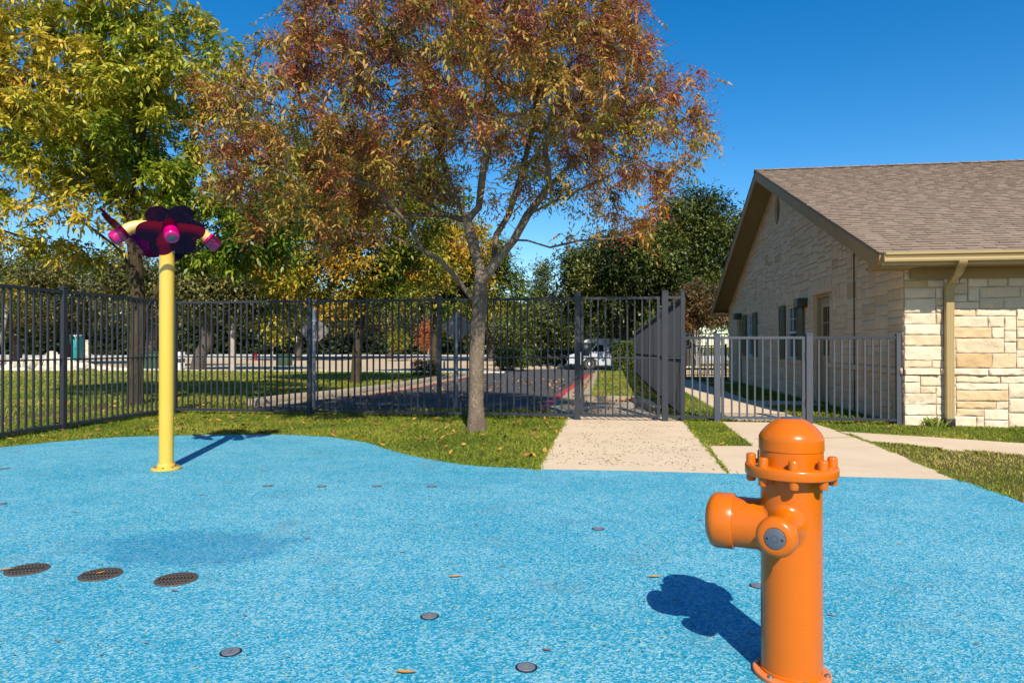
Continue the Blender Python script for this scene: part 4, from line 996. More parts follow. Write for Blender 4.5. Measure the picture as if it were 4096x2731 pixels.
# ---- the brown-leaved pistache in front of the fence
def P8(px, py, dd=0.0): return OnD(px, py, 8.8 + dd)
def make_pistache():
    base = U(1908, 1724)
    t = thing('pistache_tree', 'rusty brown-leaved tree with reddish fruit clusters standing in the lawn before the fence', 'tree', base)
    limbs = [([base + Vector((0, 0, -.05)), P8(1904, 1600), P8(1906, 1450), P8(1912, 1300), P8(1922, 1180), P8(1922, 1085)], None),
             ([P8(1898, 1215), P8(1840, 1130, -.1), P8(1760, 1040, -.2), P8(1690, 1000, -.3), P8(1580, 952, -.5), P8(1450, 935, -.7), P8(1250, 900, -.9)], 0),
             ([P8(1690, 1000, -.3), P8(1640, 905, -.3), P8(1560, 815, -.4), P8(1480, 740, -.6), P8(1330, 690, -.8)], 1),
             ([P8(1922, 1085), P8(1895, 985, .1), P8(1868, 880, .2), P8(1810, 770, .3), P8(1772, 640, .4), P8(1735, 480, .5), P8(1690, 250, .6)], 0),
             ([P8(1868, 880, .2), P8(1915, 830, .1), P8(1930, 700, -.1), P8(1955, 560, -.3), P8(1950, 330, -.5), P8(1930, 80, -.6)], 3),
             ([P8(1868, 885, .2), P8(1790, 860, .5), P8(1690, 800, .8), P8(1560, 700, 1.1), P8(1420, 560, 1.4)], 3),
             ([P8(1925, 1130), P8(1985, 1045, -.05), P8(2055, 960, -.1), P8(2110, 860, -.1), P8(2200, 745, 0), P8(2310, 630, .1), P8(2420, 480, .3)], 0),
             ([P8(2055, 960, -.1), P8(2110, 962, -.3), P8(2200, 990, -.5), P8(2320, 962, -.6), P8(2450, 955, -.7), P8(2600, 930, -.7)], 6),
             ([P8(1975, 1060), P8(1985, 940, .4), P8(2035, 860, .6), P8(2085, 700, .9), P8(2140, 480, 1.1), P8(2170, 250, 1.2)], 6),
             ([P8(2110, 860, -.1), P8(2230, 800, -.6), P8(2380, 730, -1.1), P8(2560, 640, -1.4)], 6),
             ([P8(2200, 745), P8(2180, 600, -.6), P8(2220, 420, -1.1), P8(2280, 250, -1.3)], 6),
             ([P8(1790, 860, .5), P8(1640, 860, .6), P8(1450, 800, .2), P8(1200, 720, 0), P8(1000, 640, 0)], 5)]
    e = lambda px, py, dd, rx, ry, rz, w=1.0: (P8(px, py, dd), (rx, ry, rz), w)
    ells = [e(1930, 330, -.3, 2.35, 2.9, 1.75), e(2380, 480, -.2, 1.45, 2.0, 1.35), e(2650, 520, 0, .75, 1.0, .75, 1.3), e(1330, 560, -.3, 1.45, 2.1, 1.2), e(1000, 650, 0, .65, .9, .75, 1.2),
            e(1850, 0, -.3, 2.1, 2.5, 1.2), e(2420, 880, -.4, .85, .9, .42, .9), e(1250, 880, -.5, 1.15, 1.0, .5, .9), e(1250, 200, .2, .55, 1.1, .62, 1.2), e(1450, 90, .3, .8, 1.2, .8), e(2380, 170, 0, .75, 1.2, .75), e(1000, 820, -.3, .55, .7, .4)]
    att = ell_points(ells, 3000, .36)
    P, par = grow(limbs, att, .115, 1.5, .20, 110, (0, 0, .05), .16)
    r, ch = radii(P, par, .098, .0044)
    wood('trunk', P, par, r, ch, m_bark_light, t, base, 0, .5, 14)
    c, d, idx = twig_sites(P, par, r, ch, .0105, 9600, .045)
    n1 = clumpnoise(c, .9, 3); ex = c[:, 0]
    hol = np.linalg.norm((c - np.array(P8(1960, 850, 0))) / np.array([1.9, 2.0, 1.15]), axis=1); keep = rng.random(len(c)) < np.clip(.86 + n1 * 1.2, .12, 1) * np.clip(hol * 1.1 - .35, .08, 1); c, d, n1 = c[keep], d[keep], n1[keep]
    n2 = clumpnoise(c, 1.6, 17)
    tint = .50 + n2 * .55 + rng.normal(size=len(c)) * .12
    gz = np.linalg.norm((c - np.array(P8(2110, 40, 0))) / np.array([.55, 1.2, .5]), axis=1) < 1; tint[gz] -= .32
    V, T = compound_leaves(c, d, .20, 9, .078, .025, .55, .75, tint, .10)
    np_quads('crown', V, len(T), T, m_leaf_pis, t, base)
    # fruit panicles: hundreds of tiny drupes hanging in sprays
    c, d, idx = twig_sites(P, par, r, ch, .0075, 4800, .05); n3 = clumpnoise(c, 1.25, 40)
    keep = (n3 > .0) & (np.linalg.norm((c - np.array(P8(1960, 850, 0))) / np.array([1.9, 2.0, 1.15]), axis=1) > .85); c = c[keep]; n = len(c); K = 40
    pts = c[:, None] + rng.normal(size=(n, K, 3)) * np.array([.075, .075, .07]) + np.array([0, 0, -.05]); pts = pts.reshape(-1, 3)
    s = .0095 * (.7 + .6 * rng.random(len(pts)))[:, None]; a = unit(rng.normal(size=pts.shape)); b = unit(np.cross(a, rng.normal(size=pts.shape)))
    V = np.stack([pts - a * s, pts - b * s, pts + a * s, pts + b * s], 1)
    # thin stalks joining them
    o = np_quads('fruit_clusters', V, len(pts), np.clip(np.repeat(rng.random(n), K) * .7 + rng.random(len(pts)) * .3, 0, 1), m_berry, t, base); o['kind'] = 'stuff'
    st = c[:, None] + rng.normal(size=(n, 12, 3)) * .08; c0 = np.repeat(c, 12, 0); st = st.reshape(-1, 3); ww = unit(np.cross(st - c0, rng.normal(size=st.shape))) * .0022
    V = np.stack([c0 - ww, c0 + ww, st + ww, st - ww], 1); o = np_quads('fruit_stalks', V, len(st), np.full(len(st), .35), m_berry, t, base); o['kind'] = 'stuff'
    print('pistache nodes', len(P), 'leaves', len(T))
make_pistache()

# ---- the yellow-green ash behind the left fence
def make_ash():
    base = U(540, 1620); D0 = 12.55
    Q = lambda px, py, dd=0.0: OnD(px, py, D0 + dd)
    t = thing('ash_tree', 'large yellow and green leaved tree behind the fence at the left', 'tree', base)
    limbs = [([base + Vector((0, 0, -.05)), Q(541, 1500), Q(548, 1380), Q(556, 1280), Q(552, 1200), Q(545, 1080), Q(532, 940), Q(520, 800)], None),
             ([Q(556, 1285), Q(610, 1200, .1), Q(650, 1120, .2), Q(700, 1010, .4), Q(790, 880, .6), Q(900, 760, .7)], 0),
             ([Q(545, 1100), Q(480, 1000, -.3), Q(390, 930, -.7), Q(280, 850, -1.0), Q(150, 760, -1.2)], 0),
             ([Q(532, 940), Q(470, 800, .4), Q(380, 640, .8), Q(260, 480, 1.0), Q(150, 300, 1.1)], 0),
             ([Q(520, 800), Q(560, 640, -.5), Q(590, 450, -.8), Q(600, 250, -1.0), Q(590, 20, -1.0)], 0),
             ([Q(520, 800), Q(480, 620, .2), Q(430, 420, .3), Q(400, 200, .3), Q(380, -100, .2)], 0),
             ([Q(532, 940), Q(640, 800, -.2), Q(740, 640, -.3), Q(830, 450, -.2), Q(900, 280, 0)], 0),
             ([Q(650, 1120, .2), Q(770, 1060, -.3), Q(880, 1020, -.6), Q(980, 1000, -.8)], 1),
             ([Q(545, 1080), Q(440, 1060, .4), Q(300, 1020, .6), Q(130, 960, .6), Q(-60, 900, .5)], 0)]
    e = lambda px, py, dd, rx, ry, rz, w=1.0: (Q(px, py, dd), (rx, ry, rz), w)
    ells = [e(420, 400, 0, 2.2, 2.3, 2.1), e(150, 150, 0, 1.9, 2.0, 1.7), e(700, 300, 0, 1.5, 1.8, 1.35), e(930, 470, .2, 1.15, 1.5, 1.25), e(560, 40, 0, 1.3, 1.8, 1.0), e(60, 560, 0, 1.5, 2.0, 1.2), e(150, 930, -.2, 1.4, 1.4, .52), e(640, 760, -.3, 1.6, 1.6, .95),
            e(950, 880, -.1, 1.25, 1.4, .9, 2.2), e(1180, 820, .5, 1.0, 1.3, .85, 2.0), e(1050, 1020, .2, .9, 1.0, .4, 2.5), e(-160, 350, 0, 1.3, 1.8, 2.0), e(420, 830, -.9, .95, .9, .5), e(820, 1030, -.4, .95, .9, .36, 1.5), e(60, 1010, .3, .9, 1.0, .32)]
    att = ell_points(ells, 2900, .42)
    P, par = grow(limbs, att, .17, 1.8, .29, 110, (0, 0, .04), .15)
    r, ch = radii(P, par, .135, .0042)
    wood('trunk', P, par, r, ch, m_bark_dark, t, base, 0, .3, 12)
    c, d, idx = twig_sites(P, par, r, ch, .013, 15500, .06)
    n1 = clumpnoise(c, .75, 9); keep = rng.random(len(c)) < np.clip(.72 + n1 * 1.7, .04, 1); c, d = c[keep], d[keep]
    right = np.array([math.cos(YAW), math.sin(YAW), 0]); u = (c - np.array(Q(420, 400))) @ right; z = c[:, 2]
    n2 = clumpnoise(c, .8, 21); n3 = clumpnoise(c, 2.2, 33)
    tint = .57 - .045 * u + n2 * .36 + n3 * .22 + .02 * (z - 5)
    low = (u > 1.4) & (z < 4.4); tint[low] -= .16
    V, T = compound_leaves(c, d, .20, 7, .125, .050, .45, .8, tint, .09)
    # hanging seed keys, straw yellow
    k = rng.random(len(c)) < .12; V2, T2 = compound_leaves(c[k & (n3 > -.1)], d[k & (n3 > -.1)] * .2 + np.array([0, 0, -1.0]), .12, 9, .06, .014, .8, .3, np.full((k & (n3 > -.1)).sum(), .76), .06)
    np_quads('crown', np.concatenate([V, V2]), len(T) + len(T2), np.concatenate([T, T2]), m_leaf_ash, t, base)
    print('ash nodes', len(P), 'leaves', len(T))
make_ash()

# ---- simpler trees further back
def far_tree(name, label, base, limbs, ells, natt, step, rbase, rtip, bark, leafm, nl, l, w, tmid, tvar, ns, group, cat='tree', bias=(0, 0, .03), dk=None, thr=None, jit=.2, cardspread=.25, m=1, lean=None, tfun=None, rmin=0):
    t = thing(name, label, cat, base, 0, group)
    att = ell_points(ells, natt, .42)
    P, par = grow(limbs, att, step, step * 12, dk or step * 1.7, 90, bias, jit)
    r, ch = radii(P, par, rbase, rtip)
    wood('trunk', P, par, r, ch, bark, t, base, rmin, .25, 8)
    cand = np.array([i for i in range(len(P)) if r[i] < (thr or rtip * 3.5) and par[i] >= 0])
    idx = rng.choice(cand, nl); c = P[idx] + rng.normal(size=(nl, 3)) * cardspread; d = unit(P[idx] - P[par[idx]])
    n1 = clumpnoise(P, ns, hash(label) % 97)[idx]
    tint = tmid + tvar * n1 * 1.6
    if tfun is not None: tint = tint + tfun(c)
    V, T = compound_leaves(c, d, l * .8, m, l, w, .3, 1.0, tint, .14)
    np_quads('crown', V, len(T), T, leafm, t, base)
    return t
def trunk_line(base, pts): return ([base + Vector((0, 0, -.1))] + pts, None)

GY = 'yellowing trees behind the fence'
b = U(1420, 1535); D0 = ray(1420, 1400)[1] and (b - Vector((0, 0, 0))).length; D0 = (b.x * -math.sin(YAW) + b.y * math.cos(YAW))
Q = lambda px, py, dd=0: OnD(px, py, D0 + dd)
far_tree('yellowing_tree', 'yellow leaved tree with a dark trunk standing on the verge left of the driveway', b,
         [trunk_line(b, [Q(1428, 1400), Q(1442, 1270), Q(1440, 1160), Q(1420, 1000), Q(1400, 850)]), ([Q(1440, 1180), Q(1350, 1080, -.4), Q(1230, 1010, -.6)], 0), ([Q(1440, 1160), Q(1540, 1050, .2), Q(1620, 950, .3)], 0), ([Q(1420, 1000), Q(1330, 850, .4), Q(1260, 730, .6)], 0)],
         [(Q(1400, 780), (3.2, 2.6, 2.3)), (Q(1250, 1050), (2.3, 2.2, 1.25)), (Q(1560, 1080), (2.2, 2.2, 1.2)), (Q(1120, 880), (1.6, 2, 1.6)), (Q(1650, 800), (1.7, 2, 1.6)), (Q(1060, 1130), (1.0, 1.2, .6)), (Q(1400, 1215), (2.2, 1.6, .5))],
         1500, .3, .15, .006, m_bark_dark, m_leaf_yel, 15000, .15, .065, .44, .42, .45, GY, m=3, cardspread=.2, tfun=lambda c: np.clip(.10 - .06 * (c[:, 2] - 4.0), -.22, .12))
b = U(1735, 1492); D1 = (b.x * -math.sin(YAW) + b.y * math.cos(YAW))
Q = lambda px, py, dd=0: OnD(px, py, D1 + dd)
far_tree('yellowing_tree', 'yellow and orange tree whose trunk stands by the dark shrub left of the driveway', b,
         [trunk_line(b, [Q(1738, 1400), Q(1742, 1300), Q(1755, 1180), Q(1780, 1050), Q(1800, 950)]), ([Q(1750, 1230), Q(1860, 1150, .2), Q(1960, 1090, .2)], 0), ([Q(1755, 1200), Q(1660, 1110, -.3), Q(1580, 1060, -.4)], 0)],
         [(Q(1800, 1030), (2.9, 2.6, 2.0)), (Q(1980, 1130), (1.5, 1.8, 1.3)), (Q(1640, 1130), (1.9, 2, 1.3)), (Q(1870, 1240), (2.0, 1.6, .7)), (Q(2070, 1180), (.75, 1, .8))],
         1100, .36, .16, .008, m_bark_dark, m_leaf_yel, 12500, .16, .07, .46, .48, .5, GY, m=3, cardspread=.24, tfun=lambda c: .05 + .05 * (c[:, 0] > OnD(2020, 1100, D1).x))

GO = 'live oaks beyond the lawn'
def oak(label, px, d, ells, tr=None, rb=.32, nl=9000, tm=.46, bark=m_bark_oak):
    b = gat(px, d); Q = lambda x, y, dd=0: OnD(x, y, d + dd)
    cx, cy = sum(e[0] for e in ells) / len(ells), sum(e[1] for e in ells) / len(ells)
    if tr is None: limbs = [trunk_line(b, [Q(px + 10, 1370), Q(px - 5, 1310)])]
    else: limbs = [trunk_line(b, [Q(*p) for p in tr])]
    last = limbs[0][0][-1]
    for e in ells: limbs.append(([last, last.lerp(Q(e[0], e[1]), .55) + Vector((random.uniform(-.4, .4), random.uniform(-.6, .6), random.uniform(-.5, .1))), Q(e[0], e[1])], 0))
    s = d / F
    far_tree('live_oak', label, b, limbs, [(Q(e[0], e[1]), (e[2] * s, e[2] * s * .9, e[3] * s)) for e in ells], 700, .55, rb, .02, bark, m_leaf_oak, int(nl * 1.25), .22, .12, tm, .45, .35, GO, m=2, cardspread=.42, thr=.06, jit=.45)
oak('broad olive-green live oak at the far left beyond the boulders', 60, 47, [(-80, 1130, 200, 130), (120, 1120, 190, 110), (60, 1230, 240, 80)], [(70, 1400), (45, 1320), (70, 1260)])
oak('olive-green live oak behind the teal portable toilet', 262, 50, [(240, 1110, 190, 120), (400, 1150, 170, 110), (300, 1240, 200, 70)], [(262, 1400), (258, 1340), (245, 1280)])
oak('live oak with a thick trunk seen between the yellow pole and the ash trunk', 600, 44, [(560, 1130, 200, 120), (740, 1140, 170, 110), (620, 1220, 190, 60)], [(596, 1400), (612, 1340), (630, 1290)])
oak('leaning grey-trunked live oak standing just right of the yellow pole beyond the fence', 790, 36, [(850, 1130, 170, 110), (1010, 1130, 170, 120), (760, 1190, 140, 70)], [(800, 1420), (830, 1370), (832, 1300), (850, 1240)], .33, 8000, .48)
oak('live oak with a slender pale forked trunk left of the staked sapling', 932, 35.3, [(960, 1190, 130, 70), (1060, 1160, 140, 90)], [(930, 1400), (932, 1320), (945, 1260), (985, 1215)], .13, 3800, .5, m_bark_pale)
oak('live oak behind the left diamond sign', 1190, 60, [(1130, 1210, 200, 110), (1290, 1240, 190, 100)])
oak('live oak in the distance between the two dark yellowing tree trunks', 1560, 66, [(1480, 1250, 190, 95), (1640, 1260, 180, 95)], None, .3)
oak('live oak in the distance behind the brown-leaved tree trunk', 1960, 58, [(1880, 1270, 170, 90), (2030, 1280, 150, 90)], None, .3)

GE = 'dark green trees behind the parked bus'
def elm(label, px, d, ells, tr, nl, tm=.48, rb=.3):
    b = gat(px, d); Q = lambda x, y, dd=0: OnD(x, y, d + dd); s = d / F
    limbs = [trunk_line(b, [Q(*p) for p in tr])]; last = limbs[0][0][-1]
    for e in ells: limbs.append(([limbs[0][0][-2], Q(e[0], e[1] + e[3] * .3)], 0))
    far_tree('cedar_elm_tree', label, b, limbs, [(Q(e[0], e[1], e[4] if len(e) > 4 else 0), (e[2] * s, e[2] * s, e[3] * s)) for e in ells], 1500, .5, rb, .012, m_bark_oak, m_leaf_elm, int(nl * 1.7), .19, .09, tm, .55, .42, GE, m=3, cardspread=.34, thr=.04, jit=.3)
elm('rounded dark green tree behind the tall gate and the bus', 2500, 36.5, [(2420, 1130, 190, 190), (2560, 1080, 130, 150), (2310, 1200, 120, 110), (2490, 1215, 190, 115), (2330, 1110, 90, 110), (2560, 1060, 170, 150, -1.5)], [(2500, 1380), (2490, 1250), (2470, 1120), (2450, 1000)], 15000)
elm('tallest dark green tree rising beside the left end of the building roof', 2760, 36, [(2790, 920, 150, 190), (2660, 1000, 130, 190), (2900, 960, 130, 180), (2720, 1170, 200, 160), (2880, 1180, 150, 150), (2620, 1150, 120, 130)], [(2760, 1380), (2765, 1200), (2770, 1000), (2790, 850)], 11500, .5)
elm('small dark conical tree in the sky gap right of the orange foliage', 2165, 50, [(2162, 1160, 48, 110), (2170, 1260, 62, 70)], [(2165, 1350), (2164, 1200), (2162, 1080)], 2200, .36, .16)
elm('wide dark green tree over the clipped hedge', 2180, 46, [(2100, 1320, 130, 70), (2260, 1310, 130, 80), (2180, 1270, 110, 60)], [(2182, 1420), (2185, 1360), (2185, 1300)], 4600, .42, .22)
b = gat(2790, 28.8); Q = lambda x, y, dd=0: OnD(x, y, 28.8 + dd)
far_tree('crape_myrtle', 'bronze-leaved shrub tree with several pale stems behind the low gate', b,
         [trunk_line(b, [Q(2786, 1400), Q(2775, 1300), Q(2770, 1220)]), ([Q(2789, 1460), Q(2800, 1380), Q(2810, 1290), Q(2830, 1230)], 0), ([Q(2787, 1460), Q(2768, 1380), Q(2750, 1300)], 0), ([Q(2792, 1460), Q(2815, 1400), Q(2850, 1310), Q(2890, 1260)], 0), ([Q(2790, 1465), Q(2788, 1380), Q(2795, 1250)], 0)],
         [(Q(2790, 1210), (1.15, 1.0, .95)), (Q(2740, 1290), (.6, .7, .5)), (Q(2850, 1270), (.75, .7, .5)), (Q(2870, 1180), (.55, .6, .55))], 700, .16, .09, .005, m_bark_pale, m_leaf_crape, 4200, .10, .045, .5, .4, .8, None, 'shrub tree', m=3, cardspread=.10)
# birch at the left edge, staked sapling, small orange tree, dark shrub
b = gat(14, 33.5); Q = lambda x, y, dd=0: OnD(x, y, 33.5 + dd)
far_tree('sapling', 'thin white-barked young tree at the far left edge behind the fence', b, [trunk_line(b, [Q(15, 1440), Q(10, 1340), Q(25, 1250), Q(28, 1180)])], [(Q(10, 1170), (1.3, 1.2, .9))], 160, .25, .12, .008, m_bark_pale, m_leaf_yel, 700, .14, .07, .4, .4, .6, 'young trees past the fence', m=3)
b = gat(1087, 35.2); Q = lambda x, y, dd=0: OnD(x, y, 35.2 + dd)
far_tree('sapling', 'staked sapling with bright yellow-green leaves and a pale trunk', b, [trunk_line(b, [Q(1086, 1440), Q(1088, 1370), Q(1092, 1320), Q(1088, 1270)])], [(Q(1085, 1290), (.65, .65, .55)), (Q(1110, 1340), (.45, .5, .3))], 120, .16, .13, .008, m_bark_pale, m_leaf_ash, 420, .19, .12, .52, .3, .8, 'young trees past the fence', m=3)
b = gat(1712, 52); Q = lambda x, y, dd=0: OnD(x, y, 52 + dd)
far_tree('sapling', 'small salmon-orange leaved tree left of the right diamond sign', b, [trunk_line(b, [Q(1714, 1400), Q(1716, 1350), Q(1720, 1310)])], [(Q(1712, 1340), (.75, .7, 1.1))], 200, .2, .07, .008, m_bark_pale, m_leaf_pis, 900, .15, .08, .85, .2, .6, 'young trees past the fence', m=3)
b = gat(1592, 58); Q = lambda x, y, dd=0: OnD(x, y, 58 + dd)
far_tree('sapling', 'small golden tree left of the white-posted little sign', b, [trunk_line(b, [Q(1592, 1400), Q(1592, 1370)])], [(Q(1592, 1360), (.9, .9, .8))], 160, .25, .08, .01, m_bark_oak, m_leaf_yel, 900, .16, .09, .6, .2, .6, 'young trees past the fence', m=3)
def leafy_mass(name, label, cat, boxes, n, l, w, mat, tm, tv, ns, group=None, kind=None, stems=None):
    c0 = Vector(boxes[0][0]); root = thing(name, label, cat, (c0.x, c0.y, G(c0.y)), 0, group) if kind is None else None
    vol = np.array([a[1][0] * a[1][1] * a[1][2] for a in boxes]); pk = rng.choice(len(boxes), n, p=vol / vol.sum())
    u = rng.uniform(-1, 1, (n, 3)); ax = rng.integers(0, 3, n); sh = rng.random(n) < .75
    u[np.arange(n)[sh], ax[sh]] = np.sign(u[np.arange(n)[sh], ax[sh]]) * rng.uniform(.86, 1.03, sh.sum())
    c = np.array([list(a[0]) for a in boxes])[pk] + u * np.array([a[1] for a in boxes])[pk]
    tint = tm + tv * clumpnoise(c, ns, 5)
    V, T = compound_leaves(c, unit(rng.normal(size=(n, 3))), l * .6, 2, l, w, .2, 1, tint, .15)
    o = np_quads('foliage' if root else name, V, len(T), T, mat, root, root.location if root else None)
    if root and stems:
        mb = MB()
        for s in stems: mb.tube(s, .03, 5)
        mb.v = [(p[0] - root.location.x, p[1] - root.location.y, p[2] - root.location.z) for p in mb.v]; mb.build('stem', m_bark_oak, root)
    if kind: tag(o, label, None, None, kind)
    return root or o
def hedge(label, px0, px1, d, zt, depth, n, zb=.35, tm=.5):
    a, b2 = gat(px0, d), gat(px1, d); c = (a + b2) / 2; z0 = c.z
    st = []
    for k in range(max(2, int((b2 - a).length / .45))):
        p = a.lerp(b2, (k + .5) / max(2, int((b2 - a).length / .45))); 
        for q in range(3): st.append([p + Vector((0, 0, -.05)), p + Vector((random.uniform(-.25, .25), random.uniform(-.2, .2), zb + .25))])
    leafy_mass('clipped_hedge', label, 'hedge', [((c.x, c.y, z0 + (zb + zt) / 2), ((b2 - a).length / 2, depth, (zt - zb) / 2))], n, .10, .055, m_leaf_hedge, tm, .4, 1.2, 'clipped hedges round the bus', None, st)
hedge('bright green clipped hedge block at the end of the driveway', 1992, 2112, 35, 1.06, .7, 5200, .3, .6)
hedge('long dark clipped hedge behind the driveway, left of the bus', 2114, 2330, 40, 1.02, .6, 5600, .35, .36)
hedge('tall dark hedge at the right, hiding the rear of the bus', 2452, 2530, 34, 1.42, .9, 6000, .05, .38)
p = gat(1694, 27.5)
leafy_mass('dark_shrub', 'low dark evergreen shrub beside a tree trunk left of the driveway', 'shrub', [((p.x, p.y, p.z + .32), (.36, .4, .3)), ((p.x + .25, p.y, p.z + .25), (.3, .3, .22))], 1500, .09, .03, m_leaf_elm, .3, .3, 2)
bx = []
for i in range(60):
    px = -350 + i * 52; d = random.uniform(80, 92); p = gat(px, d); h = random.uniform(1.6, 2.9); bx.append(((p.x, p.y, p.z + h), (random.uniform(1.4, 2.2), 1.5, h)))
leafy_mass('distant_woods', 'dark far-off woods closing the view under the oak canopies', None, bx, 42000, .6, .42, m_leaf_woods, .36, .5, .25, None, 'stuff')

# ================================================================== THINGS BEYOND THE FENCE
def diamond_sign(label, px, py, base_px, half, post_top, rpost, d_yaw):
    b = U(*base_px); d = b.x * -math.sin(YAW) + b.y * math.cos(YAW); zc = OnD(px, py, d).z; zt = OnD(px, post_top, d).z
    root = thing('road_sign', label, 'road sign', b, d_yaw)
    mb = MB(); mb.lathe([(rpost, -.1), (rpost, zt), (rpost * .8, zt + .004)], 14); mb.build('post', m_galv, root)
    pts = []; s = half; rr = .06
    for k in range(4):
        a = math.pi / 2 * k; c = Vector((math.cos(a), math.sin(a))) * (s - rr * 1.414)
        for j in range(-3, 4): q = a + R(15) * j; pts.append((c.x + rr * math.cos(q), c.y + rr * math.sin(q)))
    mb = MB(); mb.extrude([(x, zc + z) for x, z in pts], rpost + .006, rpost + .010, 'y'); mb.build('sign_panel', m_signback, root)
    for z in (zc + half * .62, zc - half * .62):
        mb = MB(); mb.box((0, 0, z), (rpost * 2.6, rpost * 2.6, .03)); mb.build('bracket', m_galv, root)
diamond_sign('back of a diamond road sign behind the fence, left of centre', 1291, 1322, (1256, 1628), .275, 1238, .03, R(20))
diamond_sign('back of a diamond road sign on a post just left of the brown-leaved tree', 1822, 1308, (1825, 1640), .285, 1250, .031, R(-8))

# white shuttle bus seen from its side
vb = U(2400, 1478); vd = vb.x * -math.sin(YAW) + vb.y * math.cos(YAW)
bus = thing('shuttle_bus', 'white shuttle bus parked nose left beyond the driveway', 'bus', vb, R(4))
sc = vd / F
X = lambda px: (px - 2400) * sc
Zv = lambda py: (1478 - py) * sc
mb = MB()
prof = [(X(2277), Zv(1452)), (X(2274), Zv(1432)), (X(2281), Zv(1418)), (X(2318), Zv(1408)), (X(2358), Zv(1404)), (X(2386), Zv(1372)), (X(2420), Zv(1371)), (X(2424), Zv(1372)), (X(2424), Zv(1456)), (X(2384), Zv(1456)), (X(2378), Zv(1440)), (X(2368), Zv(1432)), (X(2352), Zv(1431)), (X(2341), Zv(1438)), (X(2335), Zv(1456))]
mb.extrude(prof, -1.0, 1.0, 'y'); cab = mb.build('cab', m_white, bus)
mb = MB(); mb.bbox((X(2500), 0, (Zv(1462) + Zv(1362)) / 2), (X(2580) - X(2420), 2.25, Zv(1362) - Zv(1462)), .10, seg=3); body = mb.build('body', m_white, bus)
mb = MB(); prof = [(X(2334), Zv(1372)), (X(2336), Zv(1362)), (X(2352), Zv(1355)), (X(2580), Zv(1355)), (X(2580), Zv(1364)), (X(2420), Zv(1366)), (X(2400), Zv(1372))]; mb.extrude(prof, -1.13, 1.13, 'y'); mb.build('roof_cap', m_white, bus)
mb = MB(); mb.extrude([(X(2363), Zv(1404)), (X(2387), Zv(1379)), (X(2410), Zv(1379)), (X(2411), Zv(1405))], -1.012, -1.004, 'y'); mb.build('side_window', m_glass, cab)
mb = MB(); mb.add([(X(2359) - .01, -.85, Zv(1403)), (X(2359) - .01, .85, Zv(1403)), (X(2385) - .01, .8, Zv(1374)), (X(2385) - .01, -.8, Zv(1374))], [(0, 1, 2, 3)]); mb.build('windscreen', m_glass, cab)
mb = MB(); mb.bbox((X(2274), 0, Zv(1450)), (.18, 1.95, .22), .04); mb.build('bumper', m_galv, bus)
mb = MB(); mb.bbox((X(2279), -.8, Zv(1427)), (.06, .3, .16), .02); mb.build('headlight', m_winframe, cab)
mb = MB(); mb.box((X(2440), -1.13, Zv(1408)), (X(2465) - X(2418), .012, .05)); mb.build('stripe', m_red, body)
mb = MB(); mb.bbox((X(2452), -1.13, Zv(1390)), (.55, .02, .62), .008); mb.build('rear_window', m_glass, body)
for x in (X(2357), X(2540)):
    for yy in (-.93, .93):
        Mx = axis_matrix((x, yy, .34), (0, -1 if yy < 0 else 1, 0))
        mb = MB(); mb.lathe([(.2, -.1), (.33, -.11), (.35, -.08), (.35, .08), (.33, .11), (.2, .11)], 28, Mx); w_ = mb.build('wheel', m_tyre, bus)
        mb = MB(); mb.lathe([(.205, .09), (.2, .112), (.15, .10), (.07, .115), (.06, .13), (.001, .13)], 24, Mx); mb.build('rim', m_winframe, w_)
mb = MB(); mb.tube([(X(2362), -1.0, Zv(1400)), (X(2358), -1.2, Zv(1398))], .015, 6); mb.bbox((X(2358), -1.26, Zv(1396)), (.05, .2, .3), .02); mb.build('mirror', m_black, cab)

# portable toilet
p = gat(299, 62); p.z = OnD(299, 1413, 62).z; p.z = G(p.y)
pt = thing('portable_toilet', 'teal portable toilet beyond the rubble heap', 'portable toilet', p, R(20))
h = OnD(299, 1338, 62).z - p.z
mb = MB(); mb.bbox((0, 0, h * .46), (1.1, 1.1, h * .92), .04); mb.build('cabin', m_teal, pt)
mb = MB(); mb.bbox((0, 0, h * .955), (1.2, 1.2, h * .09), .05, seg=3); mb.build('roof', m_white, pt)
mb = MB(); mb.bbox((0, -.555, h * .45), (.75, .03, h * .8), .01); dr = mb.build('door', m_teal, pt)
mb = MB(); mb.box((.28, -.58, h * .45), (.06, .03, .14)); mb.build('handle', m_black, dr)
# transformer cabinet
p = gat(625, 38); tc_ = thing('utility_cabinet', 'dark green utility cabinet left of the yellow pole', 'utility box', p, R(6)); h = .92
mb = MB(); mb.bbox((.1, 0, h / 2), (1.3, .9, h), .03); mb.build('cabinet', m_tgreen, tc_)
mb = MB(); mb.bbox((.1, -.02, h + .02), (1.36, .96, .07), .02); mb.build('lid', m_tgreen, tc_)
mb = MB(); mb.bbox((.1, 0, -.04), (1.6, 1.2, .14), .02); mb.build('plinth', m_white_conc, tc_)
p = gat(1137, 46); tb = thing('utility_cabinet', 'small dark green box behind the staked sapling', 'utility box', p, R(-5))
mb = MB(); mb.bbox((0, 0, .38), (.85, .7, .76), .04); mb.build('cabinet', m_tgreen, tb); mb = MB(); mb.bbox((0, 0, .78), (.9, .75, .06), .02); mb.build('lid', m_tgreen, tb)
# bollard pair
for px, lab in ((717, 'white post bollard nearest the yellow pole'), (733, 'white post bollard second from the yellow pole')):
    p = gat(px, 34 if px < 720 else 35); bo = thing('bollard', lab, 'bollard', p, 0, 'white bollards past the fence'); hh = .95
    mb = MB(); mb.lathe([(.085, -.05), (.085, hh - .03), (.07, hh), (.001, hh)], 18); mb.build('post', m_winframe, bo)
    mb = MB(); mb.lathe([(.088, .42), (.088, .62)], 18); mb.build('band', m_tgreen, bo)
